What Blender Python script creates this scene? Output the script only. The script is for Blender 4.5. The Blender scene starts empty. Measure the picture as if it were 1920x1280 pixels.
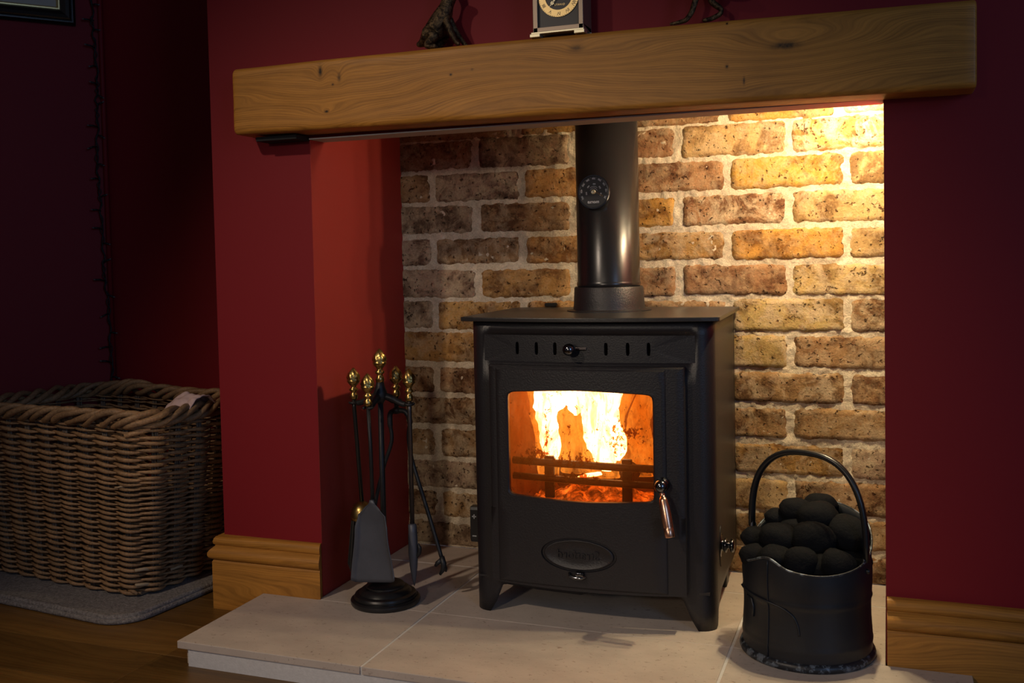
import bpy, bmesh, math, random
from math import sin, cos, pi, radians, sqrt, exp, atan2
from mathutils import Vector, Matrix, noise, Euler

SC = bpy.context.scene
COL = SC.collection
rnd = random.Random(7)

# ------------------------------------------------------------ camera
cam = bpy.data.cameras.new('camera')
cam.sensor_width = 36.0
cam.lens = 1876.1 / 1920 * 36
cam.shift_y = -79.66 / 1920
cam.clip_start = 0.05
cam_o = bpy.data.objects.new('camera', cam)
COL.objects.link(cam_o)
_M = (Matrix.Rotation(.3596, 3, 'Z') @ Matrix.Rotation(-.0419, 3, 'X') @ Matrix.Rotation(.0207, 3, 'Y'))
_B = Matrix((_M.col[0], _M.col[2], -_M.col[1])).transposed()
cam_o.matrix_world = Matrix.Translation((1.0047, -1.6211, .6342)) @ _B.to_4x4()
SC.camera = cam_o

# ------------------------------------------------------------ world, lights, exposure
w = bpy.data.worlds.new('world'); SC.world = w; w.use_nodes = True
w.node_tree.nodes['Background'].inputs[0].default_value = (.88, .74, .84, 1)
w.node_tree.nodes['Background'].inputs[1].default_value = .058

def lamp(name, kind, loc, energy, color, target=None, **kw):
    d = bpy.data.lights.new(name, kind); d.energy = energy; d.color = color
    for k, v in kw.items(): setattr(d, k, v)
    o = bpy.data.objects.new(name, d); COL.objects.link(o); o.location = loc
    if target is not None:
        o.rotation_euler = (Vector(target) - Vector(loc)).to_track_quat('-Z', 'Y').to_euler()
    return o
# assumed ceiling downlight of the room, left of and in front of the fireplace
lamp('assumed_room_downlight', 'SPOT', (-.60, -2.25, 2.05), 88, (1, .80, .62), (.22, 0, .12), spot_size=radians(44), spot_blend=1.0, shadow_soft_size=.05)
# added bluish light, assumed on the right behind the camera, for highlights on metal
lamp('assumed_blue_light', 'AREA', (3.0, -2.6, 1.3), 14.0, (.34, .58, 1), (.7, 0, .5), shape='RECTANGLE', size=.7, size_y=1.2)
# assumed small warm lamp, unseen behind the lintel at the top right of the recess
LEDS = [(.935, .070, .8885, 8.8), (.940, .120, .8885, 6.4), (.945, .170, .8885, 2.4), (.965, .315, .9085, 1.5)]
for _x, _y, _z, _e in LEDS:
    lamp('assumed_recess_led', 'POINT', (_x, _y, _z), _e, (1, .81, .48), shadow_soft_size=.008)
# added frontal fill behind the viewer, standing in for light bounced off the room
lamp('front_fill', 'SPOT', (.15, -3.3, 1.20), 60, (1, .84, .66), (.42, .2, .40), spot_size=radians(30), spot_blend=1.0, shadow_soft_size=.10)

SC.view_settings.view_transform = 'Standard'
SC.view_settings.look = 'None'
SC.view_settings.exposure = 0.0
SC.view_settings.gamma = 1.0
SC.view_settings.use_curve_mapping = False
SC.cycles.use_denoising = True
SC.cycles.max_bounces = 8
SC.cycles.transparent_max_bounces = 16
SC.cycles.sample_clamp_indirect = 4.0

# ------------------------------------------------------------ node helpers
def mat(name):
    m = bpy.data.materials.new(name); m.use_nodes = True
    nt = m.node_tree; b = nt.nodes['Principled BSDF']
    return m, nt, b
def N(nt, t, **kw):
    n = nt.nodes.new(t)
    for k, v in kw.items():
        if isinstance(k, str) and hasattr(n, k): setattr(n, k, v)
    return n
def setin(nt, n, key, v):
    s = n.inputs[key]
    if hasattr(v, 'is_output'): nt.links.new(v, s)
    elif isinstance(v, (tuple, list)) and len(v) == 3 and s.type == 'RGBA': s.default_value = (*v, 1)
    else: s.default_value = v
def mth(nt, op, a, b=None, c=None, clamp=False):
    n = nt.nodes.new('ShaderNodeMath'); n.operation = op; n.use_clamp = clamp
    for i, v in enumerate((a, b, c)):
        if v is not None: setin(nt, n, i, v)
    return n.outputs[0]
def mix(nt, f, a, b, mode='MIX'):
    n = nt.nodes.new('ShaderNodeMix'); n.data_type = 'RGBA'; n.blend_type = mode
    setin(nt, n, 0, f); setin(nt, n, 6, a); setin(nt, n, 7, b)
    return n.outputs[2]
def ramp(nt, f, stops, interp='LINEAR'):
    n = nt.nodes.new('ShaderNodeValToRGB'); n.color_ramp.interpolation = interp
    e = n.color_ramp.elements
    while len(e) < len(stops): e.new(.5)
    for x, (p, c) in zip(e, stops):
        x.position = p; x.color = (*c, 1) if len(c) == 3 else c
    setin(nt, n, 0, f); return n.outputs[0]
def tex(nt, scale, detail=4, rough=.55, vec=None, dist=0, kind='ShaderNodeTexNoise'):
    n = nt.nodes.new(kind)
    n.inputs['Scale'].default_value = scale
    if 'Detail' in n.inputs: n.inputs['Detail'].default_value = detail
    if 'Roughness' in n.inputs: n.inputs['Roughness'].default_value = rough
    if 'Distortion' in n.inputs: n.inputs['Distortion'].default_value = dist
    if vec is not None: nt.links.new(vec, n.inputs['Vector'])
    return n.outputs[0]
def coords(nt, scale=(1, 1, 1), kind='Object', loc=(0, 0, 0), rot=(0, 0, 0)):
    t = nt.nodes.new('ShaderNodeTexCoord'); m = nt.nodes.new('ShaderNodeMapping')
    nt.links.new(t.outputs[kind], m.inputs[0])
    m.inputs['Scale'].default_value = scale; m.inputs['Location'].default_value = loc; m.inputs['Rotation'].default_value = rot
    return m.outputs[0]
def bump(nt, b, h, strength=.3, dist=.002):
    n = nt.nodes.new('ShaderNodeBump'); n.inputs['Strength'].default_value = strength
    n.inputs['Distance'].default_value = dist
    nt.links.new(h, n.inputs['Height']); nt.links.new(n.outputs[0], b.inputs['Normal'])
def plain(name, col, rough=.5, metal=0, spec=.5, bs=0, bscale=200, var=0, vscale=30):
    m, nt, b = mat(name)
    b.inputs['Base Color'].default_value = (*col, 1); b.inputs['Roughness'].default_value = rough
    b.inputs['Metallic'].default_value = metal; b.inputs['Specular IOR Level'].default_value = spec
    c = coords(nt)
    if var:
        n = tex(nt, vscale, 5, .6, c)
        f = mth(nt, 'MULTIPLY_ADD', n, 2 * var, 1 - var)
        setin(nt, b, 'Base Color', mix(nt, 1.0, (*col, 1), f, 'MULTIPLY'))
    if bs:
        bump(nt, b, tex(nt, bscale, 3, .6, c), bs, .001)
    return m

# ------------------------------------------------------------ materials
M = {}
def red_paint():
    m, nt, b = mat('red_wall_paint')
    c = coords(nt)
    n = tex(nt, 3, 3, .5, c)
    setin(nt, b, 'Base Color', mix(nt, n, (.205, .0070, .0118), (.230, .0085, .0138)))
    b.inputs['Roughness'].default_value = .62; b.inputs['Specular IOR Level'].default_value = .30
    bump(nt, b, tex(nt, 260, 3, .6, c), .12, .0006)
    return m
M['red'] = red_paint()
M['red_lit'] = M['red'].copy(); M['red_lit'].name = 'red_wall_paint_lit'  # same red wall paint, lightened: the reveal's lamplight is put into the colour
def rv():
    nt = M['red_lit'].node_tree
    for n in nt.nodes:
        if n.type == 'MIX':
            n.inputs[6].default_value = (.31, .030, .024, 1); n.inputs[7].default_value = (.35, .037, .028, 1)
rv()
M['ceiling'] = plain('white_ceiling_paint', (.55, .53, .50), .8)

def brick_mat():
    m, nt, b = mat('reclaimed_brick')
    oi = nt.nodes.new('ShaderNodeObjectInfo'); c0 = coords(nt)
    va = nt.nodes.new('ShaderNodeVectorMath'); va.operation = 'MULTIPLY_ADD'
    comb = nt.nodes.new('ShaderNodeCombineXYZ')
    for i in range(3): nt.links.new(oi.outputs['Random'], comb.inputs[i])
    nt.links.new(comb.outputs[0], va.inputs[0]); va.inputs[1].default_value = (37, 21, 13); nt.links.new(c0, va.inputs[2])
    c = va.outputs[0]
    big = tex(nt, 16, 5, .62, c, .4); mid = tex(nt, 55, 5, .7, c); fine = tex(nt, 260, 4, .7, c)
    base = oi.outputs['Color']
    dark = mix(nt, 1.0, base, (.38, .32, .30, 1), 'MULTIPLY')
    lite = mix(nt, .45, base, (.60, .42, .22, 1))
    f1 = ramp(nt, big, [(.42, (0, 0, 0)), (.56, (1, 1, 1))])
    cc = mix(nt, f1, dark, base)
    f2 = ramp(nt, mid, [(.50, (0, 0, 0)), (.72, (1, 1, 1))])
    cc = mix(nt, f2, cc, lite)
    # old pale mortar smears
    sm = tex(nt, 24, 6, .72, c, .8)
    f3 = mth(nt, 'MULTIPLY', ramp(nt, sm, [(.45, (0, 0, 0)), (.60, (1, 1, 1))]), oi.outputs['Alpha'])
    cc = mix(nt, mth(nt, 'MULTIPLY', f3, .75), cc, (.56, .44, .28, 1))
    # pits
    pit = ramp(nt, tex(nt, 120, 3, .6, c), [(.31, (0, 0, 0)), (.39, (1, 1, 1))])
    cc = mix(nt, pit, mix(nt, 1.0, cc, (.25, .2, .18, 1), 'MULTIPLY'), cc)
    cc = mix(nt, 1.0, cc, ramp(nt, fine, [(.25, (.72, .70, .68)), (.75, (1.18, 1.18, 1.18))]), 'MULTIPLY')
    setin(nt, b, 'Base Color', cc); b.inputs['Roughness'].default_value = .9
    b.inputs['Specular IOR Level'].default_value = .2
    h = mth(nt, 'ADD', mth(nt, 'MULTIPLY', mid, .8), mth(nt, 'MULTIPLY', fine, .5))
    h = mth(nt, 'ADD', h, mth(nt, 'MULTIPLY', pit, .8))
    bump(nt, b, h, 1.0, .0030)
    return m
M['brick'] = brick_mat()
def mortar_mat():
    m, nt, b = mat('sandy_lime_mortar')
    c = coords(nt)
    a = tex(nt, 30, 6, .7, c); f = tex(nt, 300, 4, .75, c)
    cc = ramp(nt, a, [(.3, (.52, .43, .31)), (.6, (.72, .62, .46)), (.8, (.80, .71, .55))])
    cc = mix(nt, 1.0, cc, ramp(nt, f, [(.3, (.7, .68, .66)), (.6, (1.1, 1.1, 1.1))]), 'MULTIPLY')
    setin(nt, b, 'Base Color', cc); b.inputs['Roughness'].default_value = .95; b.inputs['Specular IOR Level'].default_value = .15
    bump(nt, b, mth(nt, 'ADD', mth(nt, 'MULTIPLY', f, .6), tex(nt, 110, 5, .7, c)), .9, .003)
    return m
M['mortar'] = mortar_mat()

def oak(name, tone=1.0, knots=(), scale=1.0, rough=.45, dark=(.150, .056, .009), lite=(.62, .270, .045), rand=False, gx=1.7):
    """oak whose grain runs along object X; growth lines are the contours of a height field in x-z (+y)"""
    m, nt, b = mat(name)
    tc = nt.nodes.new('ShaderNodeTexCoord'); sp = nt.nodes.new('ShaderNodeSeparateXYZ')
    nt.links.new(tc.outputs['Object'], sp.inputs[0])
    x, y, z = sp.outputs
    off = 0.0
    if rand:
        oi = nt.nodes.new('ShaderNodeObjectInfo'); off = mth(nt, 'MULTIPLY', oi.outputs['Random'], 9.0)
    xx = mth(nt, 'ADD', x, off)
    cb = nt.nodes.new('ShaderNodeCombineXYZ')
    nt.links.new(mth(nt, 'MULTIPLY', xx, gx), cb.inputs[0]); nt.links.new(mth(nt, 'MULTIPLY', y, 9.), cb.inputs[1]); nt.links.new(mth(nt, 'MULTIPLY', z, 9.), cb.inputs[2])
    low = tex(nt, 1.0, 2, .5, cb.outputs[0])
    h = mth(nt, 'MULTIPLY_ADD', mth(nt, 'SUBTRACT', low, .5), .14, mth(nt, 'ADD', mth(nt, 'MULTIPLY', y, .8), mth(nt, 'MULTIPLY', z, 1.0)))
    kd = 0.0; first = True
    for (kx, kz, a, bb, amp, dk) in knots:
        amp *= .6
        dx = mth(nt, 'MULTIPLY', mth(nt, 'SUBTRACT', x, kx), 1 / a); dz = mth(nt, 'MULTIPLY', mth(nt, 'SUBTRACT', z, kz), 1 / bb)
        r2 = mth(nt, 'ADD', mth(nt, 'MULTIPLY', dx, dx), mth(nt, 'MULTIPLY', dz, dz))
        g = mth(nt, 'DIVIDE', 1.0, mth(nt, 'ADD', 1.0, r2))
        h = mth(nt, 'MULTIPLY_ADD', g, amp, h)
        if dk > 0:
            ncb = mth(nt, 'MULTIPLY', g, 1.0)
            core = mth(nt, 'MULTIPLY', mth(nt, 'POWER', 2.718, mth(nt, 'MULTIPLY', r2, -6.0)), dk)
            kd = core if first else mth(nt, 'MAXIMUM', kd, core); first = False
    lines = mth(nt, 'SINE', mth(nt, 'MULTIPLY', h, 1500 / scale))
    lines = mth(nt, 'MULTIPLY_ADD', lines, .5, .5)
    lines2 = mth(nt, 'MULTIPLY_ADD', mth(nt, 'SINE', mth(nt, 'MULTIPLY', h, 340 / scale)), .5, .5)
    cf = nt.nodes.new('ShaderNodeCombineXYZ')
    nt.links.new(mth(nt, 'MULTIPLY', xx, 22), cf.inputs[0]); nt.links.new(mth(nt, 'MULTIPLY', y, 700), cf.inputs[1]); nt.links.new(mth(nt, 'MULTIPLY', h, 700), cf.inputs[2])
    fib = tex(nt, 1.0, 4, .65, cf.outputs[0])
    blot = tex(nt, 7, 3, .5, tc.outputs['Object'])
    v = mth(nt, 'ADD', mth(nt, 'MULTIPLY', mth(nt, 'POWER', lines, 2.2), .13), mth(nt, 'MULTIPLY', fib, .62))
    v = mth(nt, 'ADD', v, mth(nt, 'MULTIPLY', lines2, .13))
    v = mth(nt, 'ADD', v, mth(nt, 'MULTIPLY', blot, .35))
    f = mth(nt, 'MULTIPLY_ADD', v, -1.45, 1.52, clamp=True)
    col = mix(nt, f, tuple(q * tone for q in dark) + (1,), tuple(q * tone for q in lite) + (1,))
    if rand:
        col = mix(nt, 1.0, col, ramp(nt, oi.outputs['Random'], [(0, (.72, .70, .66)), (1, (1.2, 1.15, 1.08))]), 'MULTIPLY')
    if not first:
        kn = mth(nt, 'MULTIPLY', kd, mth(nt, 'MULTIPLY_ADD', tex(nt, 60, 4, .6, tc.outputs['Object']), 2.6, -.1), clamp=True)
        col = mix(nt, kn, col, (.025, .012, .005, 1))
    setin(nt, b, 'Base Color', col); b.inputs['Roughness'].default_value = rough
    b.inputs['Specular IOR Level'].default_value = .3
    bump(nt, b, mth(nt, 'MULTIPLY', v, -1), .25, .0008)
    return m
M['mantel'] = oak('aged_oak_beam', 1.0, knots=[
    (.0774, .8977, .085, .030, .055, 0), (.0774, .8977, .010, .0055, .012, 1.0),
    (.067, .968, .010, .022, .020, .9), (.105, .955, .008, .018, .014, .7), (.092, .944, .006, .005, .004, .7),
    (.46, .905, .20, .035, -.060, 0), (.5389, .9664, .030, .014, .016, .55), (.3187, .9423, .006, .005, .004, .9),
    (.3577, .9479, .006, .005, .004, .6), (.62, .955, .09, .02, .03, 0),
    (.8655, .9403, .11, .032, .075, 0), (.8655, .9403, .048, .0135, .014, 1.0), (1.05, .952, .08, .02, -.03, 0),
    (.7773, .9164, .006, .007, .004, .8), (.8026, .893, .004, .013, .004, .9), (.7781, .9813, .004, .004, .003, .9)])
M['skirting'] = oak('oak_skirting', .85, scale=1.3)
M['plank'] = oak('oak_floor', .42, scale=2.0, rand=True, rough=.36, dark=(.16, .075, .018), lite=(.50, .26, .065))

def slab_mat():
    m, nt, b = mat('limestone_slab')
    c = coords(nt, (1, 1.7, 1))
    a = tex(nt, 9, 5, .6, c); s = tex(nt, 85, 5, .7, c, .6); s2 = tex(nt, 190, 3, .6, c)
    cc = ramp(nt, a, [(.3, (.46, .385, .325)), (.7, (.58, .49, .41))])
    sp = ramp(nt, s, [(.60, (1, 1, 1)), (.69, (.45, .38, .33))])
    cc = mix(nt, 1.0, cc, sp, 'MULTIPLY')
    sp2 = ramp(nt, s2, [(.66, (1, 1, 1)), (.72, (.55, .48, .44))])
    cc = mix(nt, .7, cc, mix(nt, 1.0, cc, sp2, 'MULTIPLY'))
    setin(nt, b, 'Base Color', cc); b.inputs['Roughness'].default_value = .55; b.inputs['Specular IOR Level'].default_value = .35
    bump(nt, b, mth(nt, 'MULTIPLY', s, -1), .15, .0008)
    return m
M['slab'] = slab_mat()
M['grout'] = plain('pale_grout', (.62, .60, .58), .9, bs=.5, bscale=300, var=.15, vscale=120)

def metal_paint(name, col, rough, bs=.25, bscale=500, spec=.5, var=.15):
    return plain(name, col, rough, 0, spec, bs, bscale, var, 12)
M['stove'] = metal_paint('black_stove_paint', (.0125, .0112, .0138), .42, .35, 420)
M['cast'] = metal_paint('cast_iron_door', (.0135, .0118, .0140), .45, .55, 330)
M['plate'] = metal_paint('stove_top_paint', (.026, .023, .022), .33, .3, 420)
M['flue'] = metal_paint('satin_enamel_flue', (.010, .0095, .011), .27, .06, 200)
M['black'] = plain('black_void', (.004, .004, .004), .8)
M['blacksatin'] = plain('black_satin_iron', (.010, .010, .011), .32, 0, .55, .15, 150)
M['blackiron'] = plain('forged_black_iron', (.016, .016, .018), .48, .3, .5, .5, 120, .25, 60)
M['shovel'] = plain('grey_shovel_steel', (.075, .080, .100), .50, .35, .5, .15, 200, .25, 25)
M['steelrod'] = plain('worn_steel_rod', (.10, .085, .085), .38, .9, .5, .3, 150, .3, 40)
M['chromed'] = plain('dark_polished_steel', (.16, .17, .19), .16, 1)
M['copper'] = plain('copper_handle_metal', (.80, .45, .30), .27, 1)
M['brass'] = plain('antique_brass', (.42, .29, .10), .30, 1, .5, .2, 250, .35, 80)
M['gold'] = plain('polished_gold_metal', (.85, .66, .30), .22, 1)
M['bristle'] = plain('black_bristle', (.008, .007, .007), .8)
M['coal'] = plain('smokeless_coal', (.0042, .0045, .0058), .85, 0, .14, .9, 260, .3, 60)
M['white'] = plain('white_print', (.75, .75, .75), .6)
M['greyprint'] = plain('grey_print', (.30, .31, .33), .6)
def bucket_mat():
    m, nt, b = mat('worn_black_bucket_paint')
    c = coords(nt)
    n = tex(nt, 55, 5, .75, c, .3); f = ramp(nt, n, [(.73, (0, 0, 0)), (.76, (1, 1, 1))])
    n2 = tex(nt, 7, 4, .6, c)
    base = mix(nt, n2, (.0040, .0055, .009, 1), (.010, .013, .020, 1))
    setin(nt, b, 'Base Color', mix(nt, f, base, (.30, .32, .34, 1)))
    setin(nt, b, 'Roughness', mth(nt, 'MULTIPLY_ADD', n2, .35, .28)); b.inputs['Specular IOR Level'].default_value = .5
    bump(nt, b, tex(nt, 30, 4, .6, c), .25, .002)
    return m
M['bucket'] = bucket_mat()
def rim_mat():
    m, nt, b = mat('chipped_rim_metal')
    c = coords(nt)
    f = ramp(nt, tex(nt, 70, 5, .7, c), [(.50, (0, 0, 0)), (.60, (1, 1, 1))])
    setin(nt, b, 'Base Color', mix(nt, f, (.012, .014, .019, 1), (.20, .24, .29, 1)))
    setin(nt, b, 'Metallic', mth(nt, 'MULTIPLY', f, .6)); b.inputs['Roughness'].default_value = .42
    return m
M['rim'] = rim_mat()
def bronze():
    m, nt, b = mat('aged_bronze')
    c = coords(nt)
    f = ramp(nt, tex(nt, 150, 6, .75, c, .5), [(.42, (0, 0, 0)), (.66, (1, 1, 1))])
    setin(nt, b, 'Base Color', mix(nt, f, (.022, .014, .009, 1), (.24, .155, .075, 1)))
    b.inputs['Metallic'].default_value = .75; b.inputs['Roughness'].default_value = .42
    bump(nt, b, tex(nt, 260, 5, .7, c), .8, .002)
    return m
M['bronze'] = bronze()
def wicker(name, a, bcol, seed=0):
    m, nt, b = mat(name)
    c = coords(nt); oi = nt.nodes.new('ShaderNodeObjectInfo')
    n = tex(nt, 22, 4, .6, c); f = tex(nt, 240, 3, .6, c)
    cc = mix(nt, n, a, bcol)
    cc = mix(nt, 1.0, cc, ramp(nt, f, [(.3, (.6, .6, .6)), (.65, (1.1, 1.1, 1.1))]), 'MULTIPLY')
    cc = mix(nt, 1.0, cc, ramp(nt, oi.outputs['Random'], [(0, (.75, .75, .75)), (1, (1.2, 1.15, 1.1))]), 'MULTIPLY')
    setin(nt, b, 'Base Color', cc); b.inputs['Roughness'].default_value = .55; b.inputs['Specular IOR Level'].default_value = .35
    bump(nt, b, f, .4, .0008)
    return m
M['willow'] = wicker('brown_willow', (.16, .088, .042, 1), (.54, .33, .165, 1))
M['stake'] = wicker('dark_willow_stake', (.10, .070, .048, 1), (.24, .18, .13, 1))
M['cutwillow'] = plain('cut_willow_end', (.42, .31, .19), .7, var=.2)
def rug_mat():
    m, nt, b = mat('grey_wool_mat')
    c = coords(nt)
    n = tex(nt, 190, 4, .7, c)
    setin(nt, b, 'Base Color', ramp(nt, n, [(.3, (.13, .115, .105)), (.7, (.38, .34, .31))])); b.inputs['Roughness'].default_value = 1
    bump(nt, b, n, 1.0, .004)
    return m
M['rug'] = rug_mat()
M['cloth'] = plain('pink_white_cloth', (.60, .42, .38), .9, 0, .2, .4, 120, .3, 90)
M['frameblack'] = plain('black_lacquer_frame', (.010, .008, .007), .22, 0, .6)
M['framebrown'] = plain('bronze_line_paint', (.10, .06, .03), .4, .4)
M['mount'] = plain('cream_picture_mount', (.50, .47, .40), .9)
M['clocksteel'] = plain('brushed_grey_clock_metal', (.34, .27, .21), .42, .75, .5, .1, 400)
M['dialblack'] = plain('charcoal_dial', (.030, .030, .032), .35, 0, .5)
M['goldring'] = plain('brushed_gold_ring', (.72, .55, .26), .36, .9, .5, .1, 300)
M['palegold'] = plain('pale_gold_foot', (.80, .74, .52), .3, .8)
M['cable'] = plain('dark_green_cable', (.006, .007, .006), .5)
M['bulb'] = plain('clear_fairy_bulb', (.12, .11, .10), .2)
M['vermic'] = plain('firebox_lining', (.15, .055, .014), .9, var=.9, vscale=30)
M['charlog'] = plain('charred_log', (.05, .030, .020), .9, 0, .3, .9, 60, .4, 30)
def emit(name, col, s):
    m = bpy.data.materials.new(name); m.use_nodes = True; nt = m.node_tree; nt.nodes.clear()
    o = nt.nodes.new('ShaderNodeOutputMaterial'); e = nt.nodes.new('ShaderNodeEmission')
    e.inputs[0].default_value = (*col, 1); e.inputs[1].default_value = s
    nt.links.new(e.outputs[0], o.inputs[0]); return m, nt, e, o
M['flame'] = emit('white_hot_flame', (1, .62, .30), 13)[0]
def shell():
    m, nt, e, o = emit('orange_flame_shell', (1, .36, .045), 1.5)
    t = nt.nodes.new('ShaderNodeBsdfTransparent'); mx = nt.nodes.new('ShaderNodeMixShader')
    c = coords(nt, (1, 1, .35)); n = tex(nt, 60, 4, .6, c, .8)
    nt.links.new(ramp(nt, n, [(.38, (.15, .15, .15)), (.62, (.75, .75, .75))]), mx.inputs[0])
    nt.links.new(t.outputs[0], mx.inputs[1]); nt.links.new(e.outputs[0], mx.inputs[2]); nt.links.new(mx.outputs[0], o.inputs[0])
    return m
M['shell'] = shell()
def ember():
    m, nt, e, o = emit('glowing_embers', (1, .22, .03), 1.0)
    n = tex(nt, 45, 5, .7, coords(nt), .5)
    nt.links.new(ramp(nt, n, [(.35, (.05, .05, .05)), (.55, (1, 1, 1)), (.72, (5, 5, 5))]), e.inputs[1]) if False else None
    mr = mth(nt, 'MULTIPLY', mth(nt, 'POWER', n, 5.0), 22.0)
    nt.links.new(mr, e.inputs[1])
    return m
M['ember'] = ember()
def soot_glass():
    m = bpy.data.materials.new('sooty_stove_glass'); m.use_nodes = True; nt = m.node_tree; nt.nodes.clear()
    o = nt.nodes.new('ShaderNodeOutputMaterial'); t = nt.nodes.new('ShaderNodeBsdfTransparent')
    g = nt.nodes.new('ShaderNodeBsdfGlossy'); g.inputs['Roughness'].default_value = .05; g.inputs[0].default_value = (.5, .5, .5, 1)
    tr = nt.nodes.new('ShaderNodeBsdfTranslucent')
    c = coords(nt, (1, 1, .75)); sp = nt.nodes.new('ShaderNodeSeparateXYZ'); tc = nt.nodes.new('ShaderNodeTexCoord'); nt.links.new(tc.outputs['Object'], sp.inputs[0])
    n = tex(nt, 22, 6, .72, c, .6); n2 = tex(nt, 130, 5, .75, c, .4)
    # fine film everywhere, thicker to the edges and low down (stains on the pane itself)
    film = ramp(nt, n, [(.35, (1, .92, .82)), (.55, (1, .74, .46)), (.72, (.85, .42, .15))])
    X, Z = sp.outputs[0], sp.outputs[2]
    def gauss(cx, cz, a, b):
        dx = mth(nt, 'MULTIPLY', mth(nt, 'SUBTRACT', X, cx), 1 / a); dz = mth(nt, 'MULTIPLY', mth(nt, 'SUBTRACT', Z, cz), 1 / b)
        return mth(nt, 'POWER', 2.718, mth(nt, 'MULTIPLY', mth(nt, 'ADD', mth(nt, 'MULTIPLY', dx, dx), mth(nt, 'MULTIPLY', dz, dz)), -1.0))
    side = mth(nt, 'MULTIPLY', mth(nt, 'SUBTRACT', mth(nt, 'ABSOLUTE', mth(nt, 'SUBTRACT', X, .507)), .062), 25, clamp=True)
    lowm = mth(nt, 'MULTIPLY', mth(nt, 'SUBTRACT', .285, Z), 30, clamp=True)
    stain = mth(nt, 'MULTIPLY', mth(nt, 'MAXIMUM', side, lowm), mth(nt, 'MULTIPLY_ADD', n, 1.5, .1), clamp=True)
    film = mix(nt, stain, film, (.62, .27, .075, 1))
    gm = gauss(.438, .290, .034, .012)
    for q in ((.452, .325, .0035, .035), (.575, .325, .016, .028), (.495, .283, .045, .012), (.510, .256, .045, .006), (.600, .335, .018, .012)):
        gm = mth(nt, 'MAXIMUM', gm, gauss(*q))
    specks = ramp(nt, mth(nt, 'MULTIPLY_ADD', gm, .17, n2), [(.60, (1, 1, 1)), (.655, (.16, .035, .008))])
    col = mix(nt, 1.0, film, specks, 'MULTIPLY')
    nt.links.new(col, t.inputs[0]); tr.inputs[0].default_value = (.75, .26, .05, 1)
    m1 = nt.nodes.new('ShaderNodeMixShader'); m1.inputs[0].default_value = .10
    nt.links.new(t.outputs[0], m1.inputs[1]); nt.links.new(tr.outputs[0], m1.inputs[2])
    m2 = nt.nodes.new('ShaderNodeMixShader'); m2.inputs[0].default_value = .05
    nt.links.new(m1.outputs[0], m2.inputs[1]); nt.links.new(g.outputs[0], m2.inputs[2]); nt.links.new(m2.outputs[0], o.inputs[0])
    return m
M['glass'] = soot_glass()

# ------------------------------------------------------------ object helpers
def tag(o, label=None, cat=None, group=None, kind=None):
    if label: o['label'] = label
    if cat: o['category'] = cat
    if group: o['group'] = group
    if kind: o['kind'] = kind
    return o
def thing(name, label, cat, loc=(0, 0, 0), group=None, kind=None):
    o = bpy.data.objects.new(name, None); COL.objects.link(o); o.location = loc
    o.empty_display_size = .05
    return tag(o, label, cat, group, kind)
ORG = {}
def put(name, me, m, parent=None, label=None, kind=None, smooth=False):
    """me: Mesh in world coordinates; becomes ONE object"""
    if m is not None:
        me.materials.clear(); me.materials.append(m)
    if smooth:
        for p in me.polygons: p.use_smooth = True
    o = bpy.data.objects.new(name, me); COL.objects.link(o)
    if parent is not None:
        o.parent = parent
        L = Vector((0, 0, 0)); p = parent
        while p is not None: L += p.location; p = p.parent
        o.location = -L
    if label: o['label'] = label
    if kind: o['kind'] = kind
    return o
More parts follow.
